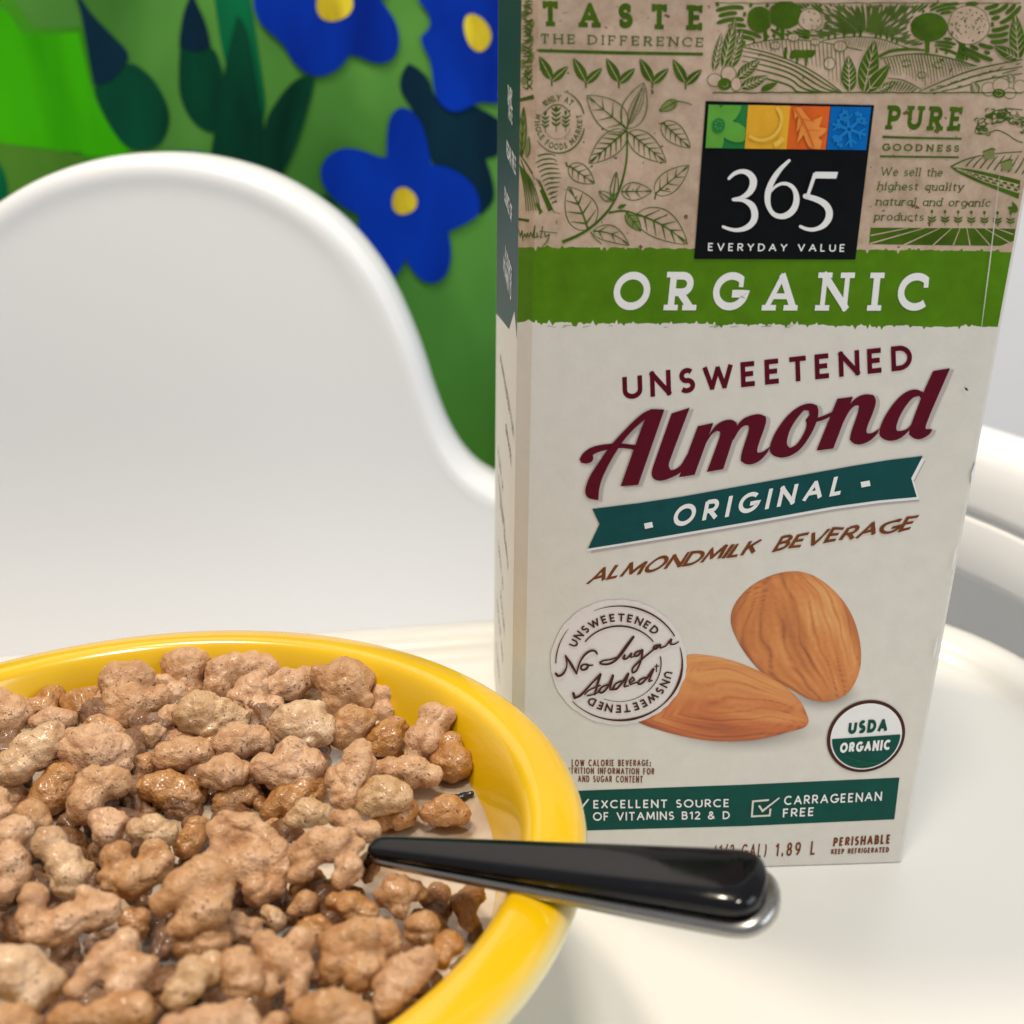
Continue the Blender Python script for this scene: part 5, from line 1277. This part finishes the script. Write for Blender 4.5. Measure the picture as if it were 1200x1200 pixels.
piece('B', 5, 'd', 'rounded cereal in the lower left corner', [(40, 960, 98), (120, 985, 80), (-40, 950, 80)])
piece('B', 5, 'd', 'horse shaped cereal with a long muzzle in the foreground', [(580, 590, 68), (490, 650, 80), (700, 682, 66), (600, 720, 88), (362, 800, 54), (420, 722, 60), (575, 800, 90)])
piece('B', 3, 'd', 'wide amber cereal beneath the horse shaped one', [(560, 900, 95), (650, 900, 90), (470, 920, 80), (330, 930, 80), (270, 945, 55)])
piece('B', 4, 'p', 'pale oval cereal with a dark crease in the foreground', [(900, 732, 92), (832, 800, 76), (975, 700, 84), (795, 845, 50), (900, 790, 70)])
piece('B', 4, 'd', 'right half of the creased foreground pair, rounded', [(1110, 690, 96), (1155, 752, 84), (1095, 760, 70)])
piece('B', 6, 'd', 'long cereal at the bottom frame edge below the creased one', [(1000, 942, 88), (902, 955, 72), (1110, 920, 84), (810, 975, 62), (1180, 960, 60)])
piece('B', -2, 'd', 'dark shaded cereal underneath the skull shaped one', [(960, 580, 86), (880, 590, 60), (1030, 575, 50)])
piece('D', -4, 'w', 'knobbly wet cereal below the dog shaped one', [(640, 402, 74), (572, 392, 50), (692, 430, 60), (732, 432, 42)])
piece('D', -6, 'w', 'small amber piece between the dog and the spoon neck', [(740, 220, 50), (720, 270, 40)])
piece('D', -5, 'w', 'amber hook shaped cereal just below the spoon neck', [(860, 342, 78), (940, 342, 58), (800, 372, 50), (872, 440, 48), (975, 355, 34)])
piece('D', -7, 'w', 'wet brown cereal deep in the gap below the dog shaped one', [(470, 300, 62), (520, 345, 50), (400, 330, 52)])
piece('D', -10, 'w', 'sunken cereal in the shade under the spoon handle', [(1060, 350, 62), (1010, 380, 46)])
piece('D', -10, 'w', 'sunken cereal against the near wall under the handle', [(1182, 400, 70), (1190, 470, 52), (1230, 360, 56)])
piece('D', -2, 'w', 'shiny round amber cereal right of the large bumpy one', [(990, 512, 84), (942, 522, 60)])
piece('D', -2, 'w', 'amber cereal touching the near yellow rim', [(1120, 590, 62), (1085, 580, 42), (1060, 652, 62)])
piece('D', 1, 'd', 'large bumpy four lobed cereal in the foreground right', [(590, 590, 98), (700, 560, 108), (800, 542, 80), (562, 690, 80), (690, 720, 88), (760, 690, 60), (842, 590, 50)])
piece('D', 1, 'd', 'long teardrop cereal lying along the near rim', [(900, 720, 98), (960, 682, 78), (832, 800, 90), (802, 870, 60), (1000, 642, 50)])
piece('D', 2, 'd', 'butterfly shaped cereal with two shiny upper wings', [(240, 580, 70), (400, 582, 74), (300, 652, 78), (400, 690, 70), (232, 680, 50), (390, 780, 58), (252, 790, 52), (372, 830, 44)])
piece('D', -4, 'w', 'amber cereal behind the butterfly shaped one', [(500, 510, 68), (442, 502, 50)])
piece('D', 4, 'd', 'big rounded cereal at the bottom edge right of the middle', [(540, 905, 118), (452, 912, 88), (650, 920, 98), (600, 870, 70), (700, 960, 60)])
piece('D', 2, 'd', 'small cereal at the bottom edge below the butterfly', [(300, 955, 60), (260, 980, 50)])
# soaked pieces of the layer underneath, mostly coloured dark for the shade in the gaps
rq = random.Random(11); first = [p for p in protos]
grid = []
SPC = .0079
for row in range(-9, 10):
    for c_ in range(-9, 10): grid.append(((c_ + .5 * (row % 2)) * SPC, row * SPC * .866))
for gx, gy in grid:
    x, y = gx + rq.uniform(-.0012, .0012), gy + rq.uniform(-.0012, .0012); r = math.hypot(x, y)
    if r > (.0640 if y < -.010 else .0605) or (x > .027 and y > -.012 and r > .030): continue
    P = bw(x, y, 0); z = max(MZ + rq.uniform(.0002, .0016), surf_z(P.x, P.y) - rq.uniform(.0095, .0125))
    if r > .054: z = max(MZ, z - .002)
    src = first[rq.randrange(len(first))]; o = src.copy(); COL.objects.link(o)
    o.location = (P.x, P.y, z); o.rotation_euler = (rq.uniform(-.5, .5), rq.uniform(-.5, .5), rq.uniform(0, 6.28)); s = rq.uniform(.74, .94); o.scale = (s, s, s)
    tag(o, 'soaked cereal, mostly coloured shade-dark, wedged in the gaps under the top layer', 'cereal', 'soaked, shade-darkened cereal of the layer underneath')
    o.material_slots[0].link = 'OBJECT'; o.material_slots[0].material = C_GAPSHADE if z > MZ + .001 or rq.random() < .7 else C_WET
# dark crumb in the milk
crumb = blob_mesh([(Vector((0, 0, 0)), .0011), (Vector((.0016, .0003, .0002)), .0010), (Vector((-.0016, -.0002, 0)), .0009), (Vector((.0030, .0008, .0006)), .0007)], 5, .0003)
cm = mat('burnt_crumb', (.008, .010, .014), .35, .3); pc = at_z(534, 936, MZ + .0005)
co = link('dark_crumb', crumb, cm); co.location = pc; tag(co, 'small black crumb floating in the milk above the spoon', 'crumb')

# ------------------------------------------------------------------ spoon: steel with a black grip
steel = mat('steel', (.36, .35, .33), .22, 0, metal=1); nd = N(steel); nd.rough(nd.ramp(nd.noise(300, 2), [(.3, g(.18)), (.7, g(.32))]))
blackp = mat('black_grip', (.003, .003, .005), .16, 0, spec=.34); nd = N(blackp); nd.rough(nd.ramp(nd.noise(160, 3), [(.35, g(.08)), (.65, g(.15))])); nd.bump(nd.noise(900, 2), .03, .0003)
SA = at_z(432, 992, .0595); SB = at_z(912, 1047, .0735)
spoon = empty('spoon', SB); tag(spoon, 'steel spoon with a black plastic grip resting across the bowl rim', 'spoon')
ax = (SB - SA); SL = ax.length; ax.normalize(); sw_ = Vector((0, 0, 1)).cross(ax).normalized(); su = ax.cross(sw_).normalized()
rollA = .10; sw2 = sw_ * math.cos(rollA) + su * math.sin(rollA); su2 = su * math.cos(rollA) - sw_ * math.sin(rollA)
def loft(name, stations, m, parent, power=2.6, n=32):
    V = []; Fc = []
    for (s, hw, lo_, hi_, off) in stations:
        c = SA + ax * s
        for k in range(n):
            a = k * math.tau / n; cx = math.copysign(abs(math.cos(a)) ** (2 / power), math.cos(a)); sy = math.copysign(abs(math.sin(a)) ** (2 / power), math.sin(a))
            V.append(c + sw2 * (hw * cx + off) + su2 * ((lo_ + hi_) / 2 + (hi_ - lo_) / 2 * sy))
    for j in range(len(stations) - 1):
        for k in range(n): Fc.append((j * n + k, j * n + (k + 1) % n, (j + 1) * n + (k + 1) % n, (j + 1) * n + k))
    Fc.append(tuple(range(n))); Fc.append(tuple((len(stations) - 1) * n + k for k in range(n)))
    o = link(name, fixn(mesh(name, V, Fc)), m, parent); md = o.modifiers.new('s', 'SUBSURF'); md.levels = md.render_levels = 2; return o
def prof_w(t): return .0023 + (.0072 - .0023) * t ** .95
st = []; sb = []
for i in range(15):
    t = i / 14 * .90; hw = prof_w(t)
    st.append((SL * t, hw, -.0022 - .0020 * min(1, t / .8), -.0004, 0)); sb.append((SL * t, hw * .90, -.0006, .0011 + .0021 * t / .9, 0))
for q in (.2, .4, .57, .72, .84, .93, .985):
    hw = prof_w(.9 + .1 * q) * math.sqrt(max(.02, 1 - q ** 2.6)); st.append((SL * (.90 + .10 * q), hw, -.0042 + .0008 * q ** 3, -.0004 - .0008 * q ** 3, 0))
for q in (.2, .4, .57, .72, .84, .93, .98):
    hw = prof_w(.9 + .1 * q) * .88 * math.sqrt(max(.03, 1 - q ** 2.8)); k = q ** 4; sb.append((SL * (.90 + .078 * q), hw, -.0006, .0031 * (1 - .55 * k), 0))
loft('handle', st, steel, spoon); loft('grip', sb, blackp, spoon, 2.9)
# neck and bowl of the spoon, sunk among the cereal
tip = Vector((-.052, .160, .040))
V = []; Fc = []; n = 16
for i in range(9):
    t = i / 8; c = SA.lerp(tip, t) - su2 * .002 + Vector((0, 0, -.004 * math.sin(math.pi * t)))
    for k in range(n):
        a = k * math.tau / n; V.append(c + sw2 * (.0028 - .0006 * t) * math.cos(a) + su2 * .0012 * math.sin(a))
for j in range(8):
    for k in range(n): Fc.append((j * n + k, j * n + (k + 1) % n, (j + 1) * n + (k + 1) % n, (j + 1) * n + k))
link('neck', fixn(mesh('neck', V, Fc)), steel, spoon)
bm = bmesh.new(); bmesh.ops.create_uvsphere(bm, u_segments=28, v_segments=14, radius=1)
bmesh.ops.delete(bm, geom=[v for v in bm.verts if v.co.z > .05], context='VERTS')
for v in bm.verts: v.co = tip + Vector((-.015, .002, .0)) + Vector((v.co.x * .019, v.co.y * .013, v.co.z * .006))
me = bpy.data.meshes.new('spoon_bowl'); bm.to_mesh(me); bm.free(); o = link('spoon_bowl', me, steel, spoon); md = o.modifiers.new('t', 'SOLIDIFY'); md.thickness = .0009
